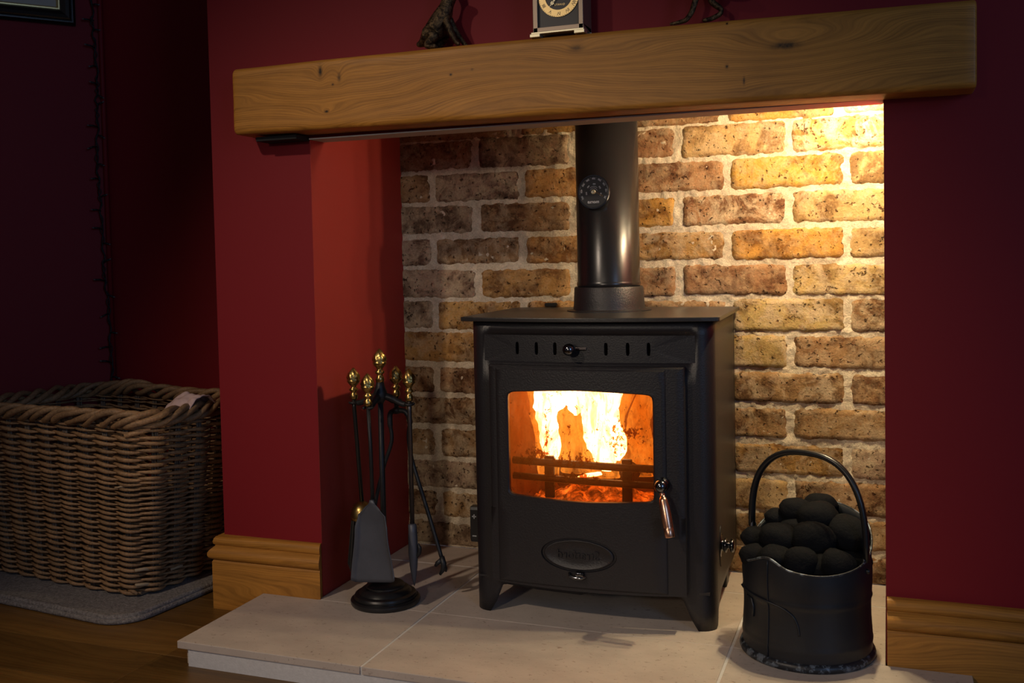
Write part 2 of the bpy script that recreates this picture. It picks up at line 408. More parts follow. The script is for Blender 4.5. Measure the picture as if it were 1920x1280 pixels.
class MB:
    def __init__(s): s.v = []; s.f = []
    def add(s, vs, fs):
        b = len(s.v); s.v += [tuple(p) for p in vs]; s.f += [tuple(i + b for i in f) for f in fs]; return s
    def box(s, a, b, f=None):
        (x0, y0, z0), (x1, y1, z1) = a, b
        vs = [(x, y, z) for x in (x0, x1) for y in (y0, y1) for z in (z0, z1)]
        if f: vs = [f(*p) for p in vs]
        return s.add(vs, [(0, 1, 3, 2), (4, 6, 7, 5), (0, 4, 5, 1), (2, 3, 7, 6), (0, 2, 6, 4), (1, 5, 7, 3)])
    def tube(s, pts, r, n=8, caps=True, closed=False, flat=None):
        pts = [Vector(p) for p in pts]; k = len(pts); vs = []; fs = []
        R = r if isinstance(r, (list, tuple)) else [r] * k
        prev = None
        for i, p in enumerate(pts):
            if closed: t = pts[(i + 1) % k] - pts[(i - 1) % k]
            else: t = pts[min(i + 1, k - 1)] - pts[max(i - 1, 0)]
            if t.length < 1e-9: t = Vector((0, 0, 1))
            t.normalize()
            if prev is None:
                u = t.orthogonal().normalized()
                if abs(t.z) < .9: u = (Vector((0, 0, 1)) - t * t.z).normalized()
            else:
                u = prev - t * prev.dot(t)
                u = u.normalized() if u.length > 1e-6 else t.orthogonal().normalized()
            prev = u; w_ = t.cross(u)
            for j in range(n):
                a = 2 * pi * j / n
                vs.append(p + (u * cos(a) + w_ * sin(a) * (flat or 1)) * R[i])
        m_ = k if closed else k - 1
        for i in range(m_):
            for j in range(n):
                a = i * n + j; b = i * n + (j + 1) % n; c = ((i + 1) % k) * n + (j + 1) % n; d = ((i + 1) % k) * n + j
                fs.append((a, b, c, d))
        if caps and not closed:
            fs.append(tuple(reversed(range(n)))); fs.append(tuple(range((k - 1) * n, k * n)))
        return s.add(vs, fs)
    def lathe(s, prof, c=(0, 0, 0), n=24, axis=None, mod=None):
        """prof: [(r,h)]; axis: direction (default z)"""
        c = Vector(c); ax = Vector(axis or (0, 0, 1)).normalized()
        u = ax.orthogonal().normalized()
        if axis is None: u = Vector((1, 0, 0))
        w_ = ax.cross(u); vs = []; fs = []; k = len(prof)
        for i, (r, h) in enumerate(prof):
            for j in range(n):
                a = 2 * pi * j / n; rr = r * (mod(i, h, a) if mod else 1)
                vs.append(c + ax * h + (u * cos(a) + w_ * sin(a)) * rr)
        for i in range(k - 1):
            for j in range(n):
                fs.append((i * n + j, i * n + (j + 1) % n, (i + 1) * n + (j + 1) % n, (i + 1) * n + j))
        if prof[0][0] > 1e-5: fs.append(tuple(reversed(range(n))))
        if prof[-1][0] > 1e-5: fs.append(tuple(range((k - 1) * n, k * n)))
        return s.add(vs, fs)
    def grid(s, nx, ny, f):
        vs = [f(i / nx, j / ny) for j in range(ny + 1) for i in range(nx + 1)]
        fs = [(j * (nx + 1) + i, j * (nx + 1) + i + 1, (j + 1) * (nx + 1) + i + 1, (j + 1) * (nx + 1) + i) for j in range(ny) for i in range(nx)]
        return s.add(vs, fs)
    def rings(s, loops, close=True, capa=False, capb=False):
        n = len(loops[0]); vs = [p for L in loops for p in L]; fs = []
        for i in range(len(loops) - 1):
            for j in range(n if close else n - 1):
                fs.append((i * n + j, i * n + (j + 1) % n, (i + 1) * n + (j + 1) % n, (i + 1) * n + j))
        if capa: fs.append(tuple(reversed(range(n))))
        if capb: fs.append(tuple(range((len(loops) - 1) * n, len(loops) * n)))
        return s.add(vs, fs)
    def mesh(s, name, bevel=0, seg=2, fix=True):
        me = bpy.data.meshes.new(name); me.from_pydata(s.v, [], s.f)
        bm = bmesh.new(); bm.from_mesh(me)
        if fix:
            bmesh.ops.remove_doubles(bm, verts=bm.verts, dist=1e-6)
            bmesh.ops.recalc_face_normals(bm, faces=bm.faces)
        if bevel:
            es = [e for e in bm.edges if len(e.link_faces) == 2 and e.calc_face_angle(0) > .5]
            bmesh.ops.bevel(bm, geom=es, offset=bevel, segments=seg, profile=.5, affect='EDGES')
        bm.to_mesh(me); bm.free(); me.update()
        return me
def smooth_angle(o, deg=35):
    me = o.data
    for p in me.polygons: p.use_smooth = True
    bm = bmesh.new(); bm.from_mesh(me)
    for e in bm.edges:
        e.smooth = not (len(e.link_faces) == 2 and e.calc_face_angle(0) > radians(deg))
    bm.to_mesh(me); bm.free()
    return o
def text_mesh(body, size, mirror=False, depth=.0006, spacing=1.0, fn=None):
    cu = bpy.data.curves.new('lettering', 'FONT'); cu.body = body; cu.size = size; cu.extrude = depth
    cu.align_x = 'CENTER'; cu.align_y = 'CENTER'; cu.resolution_u = 3; cu.space_character = spacing
    o = bpy.data.objects.new('lettering', cu); COL.objects.link(o)
    bpy.context.view_layer.update()
    me = bpy.data.meshes.new_from_object(o.evaluated_get(bpy.context.evaluated_depsgraph_get()))
    bpy.data.objects.remove(o)
    out = MB()
    vs = [v.co.copy() for v in me.vertices]
    if mirror:
        for v in vs: v.x = -v.x
    out.add([fn(v) if fn else v for v in vs], [tuple(p.vertices) for p in me.polygons])
    bpy.data.meshes.remove(me)
    return out
def lerp(a, b, t): return a + (b - a) * t
def interp(tab, x):
    if x <= tab[0][0]: return tab[0][1]
    for (x0, y0), (x1, y1) in zip(tab, tab[1:]):
        if x <= x1:
            t = (x - x0) / (x1 - x0); t = t * t * (3 - 2 * t); return lerp(y0, y1, t)
    return tab[-1][1]
def catmull(P, n=8):
    P = [Vector(p) for p in P]; out = []
    for i in range(len(P) - 1):
        p0 = P[max(i - 1, 0)]; p1 = P[i]; p2 = P[i + 1]; p3 = P[min(i + 2, len(P) - 1)]
        for k in range(n):
            t = k / n
            out.append(.5 * ((2 * p1) + (p2 - p0) * t + (2 * p0 - 5 * p1 + 4 * p2 - p3) * t * t + (3 * p1 - p0 - 3 * p2 + p3) * t ** 3))
    out.append(P[-1]); return out

FZ = -.042          # floor level; the hearth top is z = 0
D = .37             # depth of the recess

# ------------------------------------------------------------ the setting
def struct(name, me, m, **kw): return put(name, me, m, kind='structure', **kw)
H = .8606
struct('wall_chimney_left', MB().box((-.219, 0, FZ), (0, D + .03, 1.02)).mesh('w'), M['red'])
struct('wall_reveal_left', MB().box((0, .0005, 0), (.0008, D, .925)).mesh('w'), M['red_lit'])
struct('wall_chimney_right', MB().box((1.0, 0, FZ), (2.6, D + .03, 1.02)).mesh('w'), M['red'])
struct('wall_chimney_top', MB().box((-.219, 0, 1.02), (2.6, D + .03, 2.4)).box((0, 0, H), (1.0, .05, 1.02)).mesh('w', fix=False), M['red'])
struct('ceiling_recess', MB().box((0, .05, .925), (1.0, D, .945)).mesh('w'), M['ceiling'])
struct('wall_alcove', MB().box((-.86, .36, FZ), (-.219, .40, 2.4)).mesh('w'), M['red'])
K = Vector((-.804, .36, 0)); LD = Vector((-.616, -.788, 0)); LN = Vector((.788, -.616, 0))
def LW(s, off, z): return K + LD * s + LN * off + Vector((0, 0, z))
struct('wall_left', MB().box((0, -.04, FZ), (3.2, 0, 2.4), lambda a, b, c: LW(a, b, c)).mesh('w'), M['red'])
struct('trim_1', MB().tube([LW(.004, .004, FZ), LW(.004, .004, 2.4)], .006, 8).mesh('w'), M['red'], smooth=True)
struct('ceiling', MB().box((-3.0, -3.6, 2.4), (2.6, .45, 2.44)).mesh('w'), M['ceiling'])

# floor and its planks
fl = struct('floor', MB().box((-3.0, -3.6, FZ - .03), (2.6, .45, FZ - .012)).mesh('w'), M['black'])
def planks():
    r = random.Random(3); y1 = .0205 + .1295 * 3; row = 0
    while y1 > -3.5:
        y0 = y1 - .1295
        joint = -.176 if abs(y1 + .2385) < .001 else r.uniform(-1.2, 1.2)
        xs = [-2.9]; x = joint
        while x > -2.2: x -= 1.25
        x += 1.25
        while x < 2.5:
            if x > -2.8: xs.append(x)
            x += 1.25
        xs.append(2.58)
        for a, b in zip(xs, xs[1:]):
            g = .0006
            me = MB().box((a + g, y0 + g, FZ - .012), (b - g, y1 - g, FZ)).mesh('plank', bevel=.0008, seg=1)
            put('plank', me, M['plank'], fl)
        y1 = y0; row += 1
planks()

# brick wall at the back of the recess
def nz(x, y, z, s=1.0): return noise.noise(Vector((x * s, y * s, z * s)))
ODD = [(.000, .070), (.082, .278), (.289, .492), (.504, .706), (.718, .927), (.938, 1.0)]
EVEN = [(.000, .171), (.187, .389), (.402, .608), (.622, .822), (.834, 1.0)]
ZB = [.890, .825, .757, .688, .620, .550, .480, .410, .341, .272, .200, .130, .065, .003]
ZT = [.920, .886, .817, .748, .677, .608, .541, .472, .398, .330, .260, .191, .122, .053]
O_ = (.45, .245, .078); R_ = (.32, .180, .082); Y_ = (.46, .32, .125); P_ = (.34, .235, .152); W_ = (.44, .32, .20); B_ = (.52, .285, .060)
TONE = [
    [(R_, .5), (O_, .5), (R_, .6), (B_, .4), (W_, 1)],
    [(R_, .6), (P_, 1.2), (R_, .5), (Y_, .6), (O_, 1.3)],
    [(R_, .3), (P_, .9), (O_, .2), (R_, .5), (B_, .5), (Y_, .1)],
    [(P_, .8), (R_, .5), (B_, .2), (R_, 1.2), (Y_, .7)],
    [(P_, .9), (R_, .7), (O_, .4), (O_, .7), (B_, .3), (Y_, .5)],
    [(W_, .8), (O_, .2), (R_, .5), (R_, .3), (Y_, .8)],
    [(W_, .6), (O_, .3), (O_, .4), (R_, .5), (Y_, 1.0), (R_, .8)],
    [(O_, .5), (O_, .5), (R_, .5), (Y_, .9), (R_, .5)],
    [(R_, .7), (R_, .5), (O_, .4), (R_, .5), (R_, .9), (R_, .4)],
    [(R_, .9), (R_, .5), (R_, .5), (R_, .7), (R_, .6)],
    [(R_, .8), (R_, .9), (R_, .5), (R_, .5), (O_, .8), (P_, .9)],
    [(P_, .9), (R_, .5), (R_, .5), (Y_, .6), (R_, .5)],
    [(R_, .5), (R_, .9), (R_, .5), (R_, .5), (R_, .5), (R_, .6)],
    [(W_, .9), (R_, .5), (R_, .5), (R_, .5), (R_, .6)]]
bw = struct('wall_back', MB().grid(250, 235, lambda a, b: (a, D + .0001 + .0036 * nz(a * 55, 3.1, b * 52) + .0030 * nz(a * 150, 8.1, b * 140), b * .94)).mesh('mortar', fix=False), M['mortar'], smooth=True)
struct('wall_back_core', MB().box((-.0, D + .010, 0), (1.0, D + .05, .94)).mesh('w'), M['mortar'])
def brick(x0, x1, z0, z1, tone, al, seed, end0, end1):
    r = random.Random(seed); cx = (x0 + x1) / 2; cz = (z0 + z1) / 2; hw = (x1 - x0) / 2 + .002; hh = (z1 - z0) / 2 + .002
    nx = max(8, int(hw * 2 / .0065)); nz_ = 11; tilt = r.uniform(-.012, .012); face = r.uniform(-.0014, .0012); tw = r.uniform(-.02, .02)
    cr = .011
    def f(a, b):
        s = a * 2 - 1; t = b * 2 - 1
        X = s * hw; Z = t * hh
        # rounded outline
        ex = max(0, abs(X) - (hw - cr)) ; ez = max(0, abs(Z) - (hh - cr))
        if (s < 0 and end0) or (s > 0 and end1): ex = 0
        q = sqrt(ex * ex + ez * ez)
        if ex > 0 and ez > 0:
            k = max(ex, ez) / q if q > 0 else 1
            X = math.copysign(hw - cr + ex * k, X); Z = math.copysign(hh - cr + ez * k, Z); q = max(ex, ez)
        d = cr - max(ex, ez) if (ex > 0 or ez > 0) else cr
        if (s < 0 and end0) or (s > 0 and end1): d = cr - ez
        edge = max(0, 1 - d / .0050)
        back = .0070 * edge ** 2.2
        wob = .0022
        X += wob * nz(seed * 3.3 + cx * 9, t * 2.5, 1.7, 1) * (abs(s) ** 4) + .0010 * nz(Z * 240, seed, 4) * abs(s) ** 6
        Z += wob * nz(seed * 1.7, X * 42, 5.1, 1) * (abs(t) ** 4) + .0012 * nz(X * 210, seed, 9) * abs(t) ** 6
        Yv = D - .0036 + face + back + .0016 * nz(X * 45 + seed, Z * 45, 2) + .0011 * nz(X * 150 + seed, Z * 150, 7) + X * tw * .3
        return (cx + X, Yv, cz + Z + X * tilt)
    me = MB().grid(nx, nz_, f).mesh('brick', fix=False)
    o = put('brick', me, M['brick'], bw, smooth=True)
    j = r.uniform(.88, 1.12)
    o.color = (tone[0] * j, tone[1] * j * r.uniform(.94, 1.06), tone[2] * j, al)
sd = 1
for ci in range(14):
    xs = ODD if ci % 2 == 0 else EVEN
    if ci == 0: xs = [(.0, .256), (.282, .497), (.510, .700), (.712, .910), (.926, 1.0)]
    for bi, (x0, x1) in enumerate(xs):
        tn, al = TONE[ci][bi % len(TONE[ci])]
        j = rnd.uniform(-.003, .003)
        brick(x0 + .001, x1 - .001, ZB[ci] + rnd.uniform(-.0015, .0015), ZT[ci] + rnd.uniform(-.0015, .0015), tn, al, sd, x0 <= .001, x1 >= .999); sd += 1

# baseboards: moulded oak skirting
PROF = [(0, FZ), (.018, FZ), (.018, .050), (.0165, .0535), (.0150, .0545), (.0175, .0560), (.0225, .0595), (.0245, .0640), (.0240, .0700),
        (.0205, .0750), (.0160, .0790), (.0130, .0815), (.0130, .0835), (.0155, .0855), (.0165, .0900), (.0150, .0955), (.0120, .0995), (.008, .1015), (0, .1015)]
def skirting(name, path):
    """path: list of (point, outward offset dir) -- mitred run"""
    loops = [[(p[0] + o[0] * d, p[1] + o[1] * d, z) for d, z in PROF] for p, o in path]
    o = struct(name, MB().rings(loops, True, True, True).mesh('b'), M['skirting'])
    return smooth_angle(o, 40)
skirting('baseboard_left', [((-.219, .36), (-1, 0)), ((-.219, 0), (-1, -1)), ((-.0005, 0), (.35, -1))])
skirting('baseboard_wall', [((-.804, .36), (.788, -.616)), ((-2.77, -2.155), (.788, -.616))])
skirting('baseboard_right', [((1.0015, 0), (0, -1)), ((1.006, 0), (0, -1)), ((2.59, 0), (0, -1))])
skirting('baseboard_alcove', [((-.80, .36), (0, -1)), ((-.240, .36), (0, -1))])

# hearth: three overhanging slabs in front, slabs inside the recess, riser slabs
hearth = thing('hearth', 'pale limestone hearth of large slabs with an overhanging front edge under the stove', 'hearth', (.5, .05, FZ))
HX0, HX1, HY0 = -.1197, 1.1197, -.2688
G = .0022
def slab(x0, x1, y0, y1, z0=-.0129, z1=0, name='slab', bev=.0012):
    put(name, MB().box((x0, y0, z0), (x1, y1, z1)).mesh('slab', bevel=bev, seg=2), M['slab'], hearth)
xsl = [HX0, .231, .767, HX1]
for a, b in zip(xsl, xsl[1:]):
    a2 = a + (G if a != HX0 else 0); b2 = b - (G if b != HX1 else 0)
    slab(a2, b2, HY0, -.0185)
    a3 = max(a2, .001); b3 = min(b2, .999)
    slab(a3, b3, -.0185, .2465 - G)
    slab(a3, b3, .2465 + G, D - .001)
    slab(a2 if a != HX0 else HX0 + .011, b2 if b != HX1 else HX1 - .011, HY0 + .011, HY0 + .026, FZ, -.0131, 'riser_slab')
for x0, x1 in ((HX0 + .011, HX0 + .026), (HX1 - .026, HX1 - .011)):
    slab(x0, x1, HY0 + .0265, -.0185, FZ, -.0131, 'riser_slab')
put('grout', MB().box((HX0 + .02, HY0 + .003, FZ), (HX1 - .02, -.0185, -.0012)).box((.001, -.0185, FZ), (.999, D, -.0012)).mesh('g', fix=False), M['grout'], hearth)

# oak mantel beam, slightly irregular with worn arrises
mantel = thing('mantel_beam', 'long chunky aged oak beam with knots forming the mantelpiece above the stove', 'mantelpiece', (.5, 0, H))
def mantel_mesh():
    x0, x1 = -.1216, 1.1232; n = 90; loops = []
    def sec(X, shrink):
        t = (X - x0) / (x1 - x0)
        zt = lerp(.9892, .9813, t) + .0045 * sin(pi * t) ** 1.0
        zb = lerp(.8650, .8583, t) + (.004 * (1 - t))
        yb = 0.0; yf = -.0669 - .0008 * nz(X * 5, 0, 3)
        r = .009 + .0025 * nz(X * 7, 4, 1); rb = .0085 + .003 * nz(X * 9, 2, 5) ; s = shrink
        pts = [(yb, zb + s * 1.0 + .0)]
        for k in range(5):
            a = pi / 2 * k / 4; pts.append((yf + s + rb - rb * sin(a) , zb + s + rb - rb * cos(a)))
        for k in range(8):
            z = lerp(zb + rb * 1.3, zt - r * 1.3, (k + .5) / 8); pts.append((yf + s + .0008 * nz(X * 12, z * 25, 2), z if s < .004 else z))
        for k in range(5):
            a = pi / 2 * k / 4; pts.append((yf + s + r - r * cos(a), zt - s - r + r * sin(a)))
        pts.append((yb, zt - s))
        return [(X, y, z) for y, z in pts]
    xs = [x0 + .008 * (1 - cos(pi / 2 * k / 4)) for k in range(4)] + [lerp(x0 + .008, x1 - .004, k / n) for k in range(n + 1)] + [x1 - .004 * (1 - sin(pi / 2 * k / 3)) for k in (1, 2, 3)]
    for X in xs:
        dl = max(0, .008 - (X - x0)); dr = max(0, .004 - (x1 - X))
        s = .008 - sqrt(max(0, .008 ** 2 - dl ** 2)) if dl > 0 else (.004 - sqrt(max(0, .004 ** 2 - dr ** 2)) if dr > 0 else 0)
        loops.append(sec(X, s))
    return MB().rings(loops, True, True, True).mesh('m')
smooth_angle(put('beam', mantel_mesh(), M['mantel'], mantel), 50)
put('gap_shade', MB().box((-.086, -.045, H - .0035), (.0, -.001, H + .004)).mesh('s'), M['black'], mantel)  # black strip in place of the shade under the beam's left end
put('lintel_edge', MB().box((.001, -.004, H - .0012), (.999, .050, H + .001)).mesh('s'), M['ceiling'], mantel)

# ------------------------------------------------------------ stove
SA = radians(2); SCn = Vector((.519, .028, 0)); UX = Vector((cos(SA), sin(SA), 0)); VY = Vector((-sin(SA), cos(SA), 0))
def S(u, v, z): return SCn + UX * u + VY * v + Vector((0, 0, z))
def bow(u): return -.015 * max(0.0, 1 - (u / .187) ** 2)
stove = thing('wood_stove', 'matt black cast iron wood burning stove with a lit glass door on the hearth', 'stove', tuple(S(0, .15, 0)))
WIN = (-.135, .119, .2215, .4005); WC = ((WIN[0] + WIN[1]) / 2, (WIN[2] + WIN[3]) / 2)
def stove_body():
    m = MB(); R = .030; prof = []
    us = sorted(set([round(-.186 + .372 * k / 30, 5) for k in range(31)] + [-.150, -.158, -.173, .150, .158, .173]))
    for k in range(7): prof.append((-.216, lerp(.318, R, k / 7)))
    for k in range(8):
        a = pi / 2 * k / 8; prof.append((-.216 + R * (1 - cos(a)), R * (1 - sin(a))))
    for u in us: prof.append((u, bow(u)))
    for k in range(1, 9):
        a = pi / 2 * k / 8; prof.append((.186 + R * sin(a), R * (1 - cos(a))))
    for k in range(1, 8): prof.append((.216, lerp(R, .318, k / 7)))
    def zb(u, v):
        if v < .022 and abs(u) < .2161:   # front
            t = (abs(u) - .150) / .028; t = min(1, max(0, t))
            apron = .0535 + .004 * (u / .15) ** 2 - (.004 if u < 0 else 0)
            z = apron * (1 - t ** 2.6)
            return z
        t = min(1, max(0, (v - .024) / .030)); return .052 * sqrt(max(0, 1 - (1 - t) ** 2)) if t > 0 else 0
    rows = [None, .25, .5, .75, 1.0]
    zs_fix = [.085, .15, .21, .26, .31, .36, .412, .452, .498, .522]
    cols = []
    for (u, v) in prof:
        b = zb(u, v); c = [lerp(b, .085, t / 3) for t in range(3)] + zs_fix
        cols.append([(u, v, z) for z in c])
    vs = [S(*p) for c in cols for p in c]; k = len(cols[0]); fs = []
    for i in range(len(cols) - 1):
        um = (cols[i][0][0] + cols[i + 1][0][0]) / 2; vm = (cols[i][0][1] + cols[i + 1][0][1]) / 2
        for j in range(k - 1):
            zm = (cols[i][j][2] + cols[i][j + 1][2] + cols[i + 1][j][2] + cols[i + 1][j + 1][2]) / 4
            front = vm < .001 and abs(um) < .186
            if front and .21 < zm < .412 and abs(um) < .150: continue
            if front and .452 < zm < .498: continue
            fs.append((i * k + j, (i + 1) * k + j, (i + 1) * k + j + 1, i * k + j + 1))
    m.add(vs, fs)
    return m
def vent_panel():
    m = MB()
    cb = [-.186, -.104, -.069, -.0362, .0205, .0565, .0925, .186]
    holes = [(-.122, .0031, .0112), (-.086, .0031, .0112), (-.052, .0031, .0112), (-.0075, .013, .0032), (.038, .0031, .0112), (.075, .0031, .0112), (.110, .0031, .0112)]
    for (u0, u1), (hu, ha, hb) in zip(zip(cb, cb[1:]), holes):
        z0, z1, hz = .452, .498, .4750
        angs = sorted(set([2 * pi * k / 28 for k in range(28)] + [atan2(z - hz, u - hu) % (2 * pi) for u in (u0, u1) for z in (z0, z1)]))
        inn, inb, out = [], [], []
        for a in angs:
            c, s_ = cos(a), sin(a); n = 4
            r = 1 / ((abs(c) / ha) ** n + (abs(s_) / hb) ** n) ** (1 / n)
            hu2 = hu + r * c; hz2 = hz + r * s_
            inn.append(S(hu2, bow(hu2), hz2)); inb.append(S(hu2, bow(hu2) + .012, hz2))
            ts = []
            if c > 1e-9: ts.append((u1 - hu) / c)
            if c < -1e-9: ts.append((u0 - hu) / c)
            if s_ > 1e-9: ts.append((z1 - hz) / s_)
            if s_ < -1e-9: ts.append((z0 - hz) / s_)
            t = min(ts); out.append(S(hu + t * c, bow(hu + t * c), hz + t * s_))
        m.rings([out, inn, inb])
    return m.mesh('vent')
put('vent_panel', vent_panel(), M['stove'], stove)
def body_mesh():
    m = stove_body()
    me = m.mesh('body'); bm = bmesh.new(); bm.from_mesh(me)
    c0 = Vector(S(0, .16, .3)) ; n_ = 0
    for f in bm.faces:
        q = f.calc_center_median() - c0; q.z = 0
        u_, v_ = q.dot(UX), q.dot(VY); out = Vector((0, 0, 0))
        if v_ < -.125: out = -VY
        if abs(u_) > .17: out = out + UX * (1 if u_ > 0 else -1)
        if f.normal.dot(out) < -.15: f.normal_flip()
    bm.to_mesh(me); bm.free(); return me
def stove_back():
    m = MB()
    m.box((-.216, .314, .05), (.216, .318, .522), S)
    m.box((-.205, .0, .062), (.205, .314, .066), S)
    return m.mesh('back', fix=False)
put('back_plate', stove_back(), M['stove'], stove)
sb = put('body', body_mesh(), M['stove'], stove); smooth_angle(sb, 40)
so = sb.modifiers.new('thick', 'SOLIDIFY'); so.thickness = .004; so.offset = -1
put('vent_recess', MB().box((-.170, .0095, .456), (.170, .0115, .494), S).mesh('v'), M['black'], stove)
for s_ in (-1, 1):
    put('leg', MB().rings([[S(s_ * (.206 - d), v, z) for d, v in ((0, .235), (.035, .235), (.035, .267), (0, .267))] for z in (0, .066)], True, True, True).mesh('l', bevel=.003), M['stove'], stove)
# firebox lining
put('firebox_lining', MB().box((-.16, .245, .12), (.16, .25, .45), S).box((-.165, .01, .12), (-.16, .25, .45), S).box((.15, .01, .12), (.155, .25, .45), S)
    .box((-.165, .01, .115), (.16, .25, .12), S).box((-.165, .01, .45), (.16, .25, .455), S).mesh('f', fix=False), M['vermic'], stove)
# top plate
def top_plate():
    out = []
    u0, u1, v0, v1 = -.230, .227, -.004, .322
    def corner(cx, cy, r, a0, a1, n=5):
        for k in range(n + 1):
            a = radians(lerp(a0, a1, k / n)); out.append((cx + r * cos(a), cy + r * sin(a)))
    corner(u0 + .004, v0 + .004, .004, 180, 270, 3)
    for k in range(1, 24):
        u = lerp(u0 + .01, u1 - .01, k / 24); out.append((u, v0 - .030 * (1 - ((u - (u0 + u1) / 2) / .2285) ** 2)))
    corner(u1 - .006, v0 + .006, .006, 270, 360, 3)
    corner(u1 - .006, v1 - .006, .006, 0, 90, 3)
    corner(u0 + .03, v1 - .03, .03, 90, 180, 5)
    loops = [[S(u, v, z) for u, v in out] for z in (.5215, .529)]
    return MB().rings(loops, True, True, True).mesh('p', bevel=.0014, seg=2)
put('top_plate', top_plate(), M['plate'], stove)
# door: base ring, raised panel ring with window and oval, badge, glass
def window_pt(cu, cz, a, grow=0, depth=0):
    c, s_ = cos(a), sin(a); A = (WIN[1] - WIN[0]) / 2 + grow; B = (WIN[3] - WIN[2]) / 2 + grow; n = 28
    r = 1 / ((abs(c) / A) ** n + (abs(s_) / B) ** n) ** (1 / n)
    u, z = r * c, r * s_
    z += (.0050 if s_ > 0 else -.0060) * (1 - (u / A) ** 2) * abs(s_) ** 1.0
    return cu + u, cz + z
def ring_sheet(m, rect, hole, vf, back, ctr, inner_back=None, nang=200, nob=None):
    u0, u1, z0, z1 = rect; hu, hz = ctr
    angs = sorted(set([round(2 * pi * k / nang, 6) for k in range(nang)] + [round(atan2(z - hz, u - hu) % (2 * pi), 6) for u in (u0, u1) for z in (z0, z1)]))
    o1, o0, inn, inr, inb = [], [], [], [], []
    for a in angs:
        c, s_ = cos(a), sin(a); hu2, hz2 = hole(a)
        ts = []
        if c > 1e-9: ts.append((u1 - hu) / c)
        if c < -1e-9: ts.append((u0 - hu) / c)
        if s_ > 1e-9: ts.append((z1 - hz) / s_)
        if s_ < -1e-9: ts.append((z0 - hz) / s_)
        t = min(ts); ou, oz = hu + t * c, hz + t * s_
        e = .003
        o0.append(S(ou, vf(ou) + back, oz)); 
        bu = min(max(ou, u0 + e), u1 - e); bz = min(max(oz, z0 + (0 if nob == 'low' else e)), z1 - (0 if nob == 'top' else e))
        o1.append((ou, oz, bu, bz)); inn.append((hu2, hz2))
    L0 = [S(ou, vf(ou) + back, oz) for ou, oz, bu, bz in o1]
    L1 = [S(ou, vf(ou) + .0025, oz) for ou, oz, bu, bz in o1]
    L2 = [S(bu, vf(bu), bz) for ou, oz, bu, bz in o1]
    ks = [.25, .5, .75]
    mids = [[S(lerp(q[2], h[0], k), vf(lerp(q[2], h[0], k)), lerp(q[3], h[1], k)) for q, h in zip(o1, inn)] for k in ks]
    def push(h, d): return (hu + (h[0] - hu) * d, hz + (h[1] - hz) * d)
    L3 = [S(push(h, 1.02)[0], vf(h[0]), push(h, 1.02)[1]) for h in inn]
    L4 = [S(h[0], vf(h[0]) + .002, h[1]) for h in inn]
    L5 = [S(h[0], vf(h[0]) + (inner_back or back), h[1]) for h in inn]
    m.rings([L0, L1, L2] + mids + [L3, L4, L5])
vb = lambda u: bow(u) - .0185
vp = lambda u: bow(u) - .0220
door = bpy.data.objects.new('door', None)
dm = MB()
ring_sheet(dm, (-.172, .170, .195, .4465), lambda a: window_pt(WC[0], WC[1], a, .004), vb, .016, WC, nob='low')
dm.grid(30, 3, lambda a, b: S(lerp(-.172, .170, a), vb(lerp(-.172, .170, a)) , lerp(.064 - .003 * sin(pi * a), .195, b)))
dm.grid(30, 1, lambda a, b: S(lerp(-.172, .170, a), vb(lerp(-.172, .170, a)) + .016 * (1 - b), .064 - .003 * sin(pi * a)))
for ue in (-.172, .170): dm.grid(1, 1, lambda a, b: S(ue, vb(ue) + .016 * a, lerp(.064, .195, b)))
ring_sheet(dm, (-.158, .140, .195, .4425), lambda a: window_pt(WC[0], WC[1], a, 0), vp, .003, WC, .010, nob='low')
BC = (-.011, .1250)
ring_sheet(dm, (-.158, .140, .0665, .195), lambda a: (BC[0] + .0655 * cos(a), BC[1] + .0290 * sin(a)), vp, .003, BC, .0025, 64, nob='top')
door = put('door', dm.mesh('door'), M['cast'], stove, label='cast iron door with a curved glass window and oval badge'); smooth_angle(door, 38)
put('glass_pane', MB().grid(26, 4, lambda a, b: S(lerp(-.148, .132, a), bow(lerp(-.148, .132, a)) - .0085, lerp(.208, .414, b))).mesh('g'), M['glass'], door, smooth=True, label='soot-stained glass')
bl = MB(); nb = 48
bl.rings([[S(BC[0] + .0615 * k * cos(2 * pi * j / nb), vp(BC[0] + .0615 * k * cos(2 * pi * j / nb)) + dv, BC[1] + .0257 * k * sin(2 * pi * j / nb)) for j in range(nb)] for k, dv in ((1.0, .003), (1.0, .0006), (.97, -.0006), (.93, -.0006), (.90, .0004), (.45, .0004), (.001, .0004))])
put('badge', bl.mesh('b'), M['cast'], door, smooth=True, label='oval badge with raised mirrored lettering')
put('badge_lettering', text_mesh('Stratford', .0205, True, .0009, 1.0, lambda v: S(BC[0] + v.x, vp(BC[0]) - .0004 - v.z, BC[1] + v.y)).mesh('t', fix=False), M['stove'], door)
lt = MB().tube([S(-.026, vp(0) - .003, .0955), S(-.024, vp(0) - .006, .0900), S(-.016, vp(0) - .009, .0885), S(-.004, vp(0) - .009, .0885), S(.002, vp(0) - .004, .0900)], [.002, .0032, .0036, .0036, .0025], 8)
lt.box((-.014, vp(0) - .010, .090), (-.001, vp(0) + .002, .0975), S)
put('ash_latch', lt.mesh('l', bevel=.0006), M['chromed'], door, smooth=True)
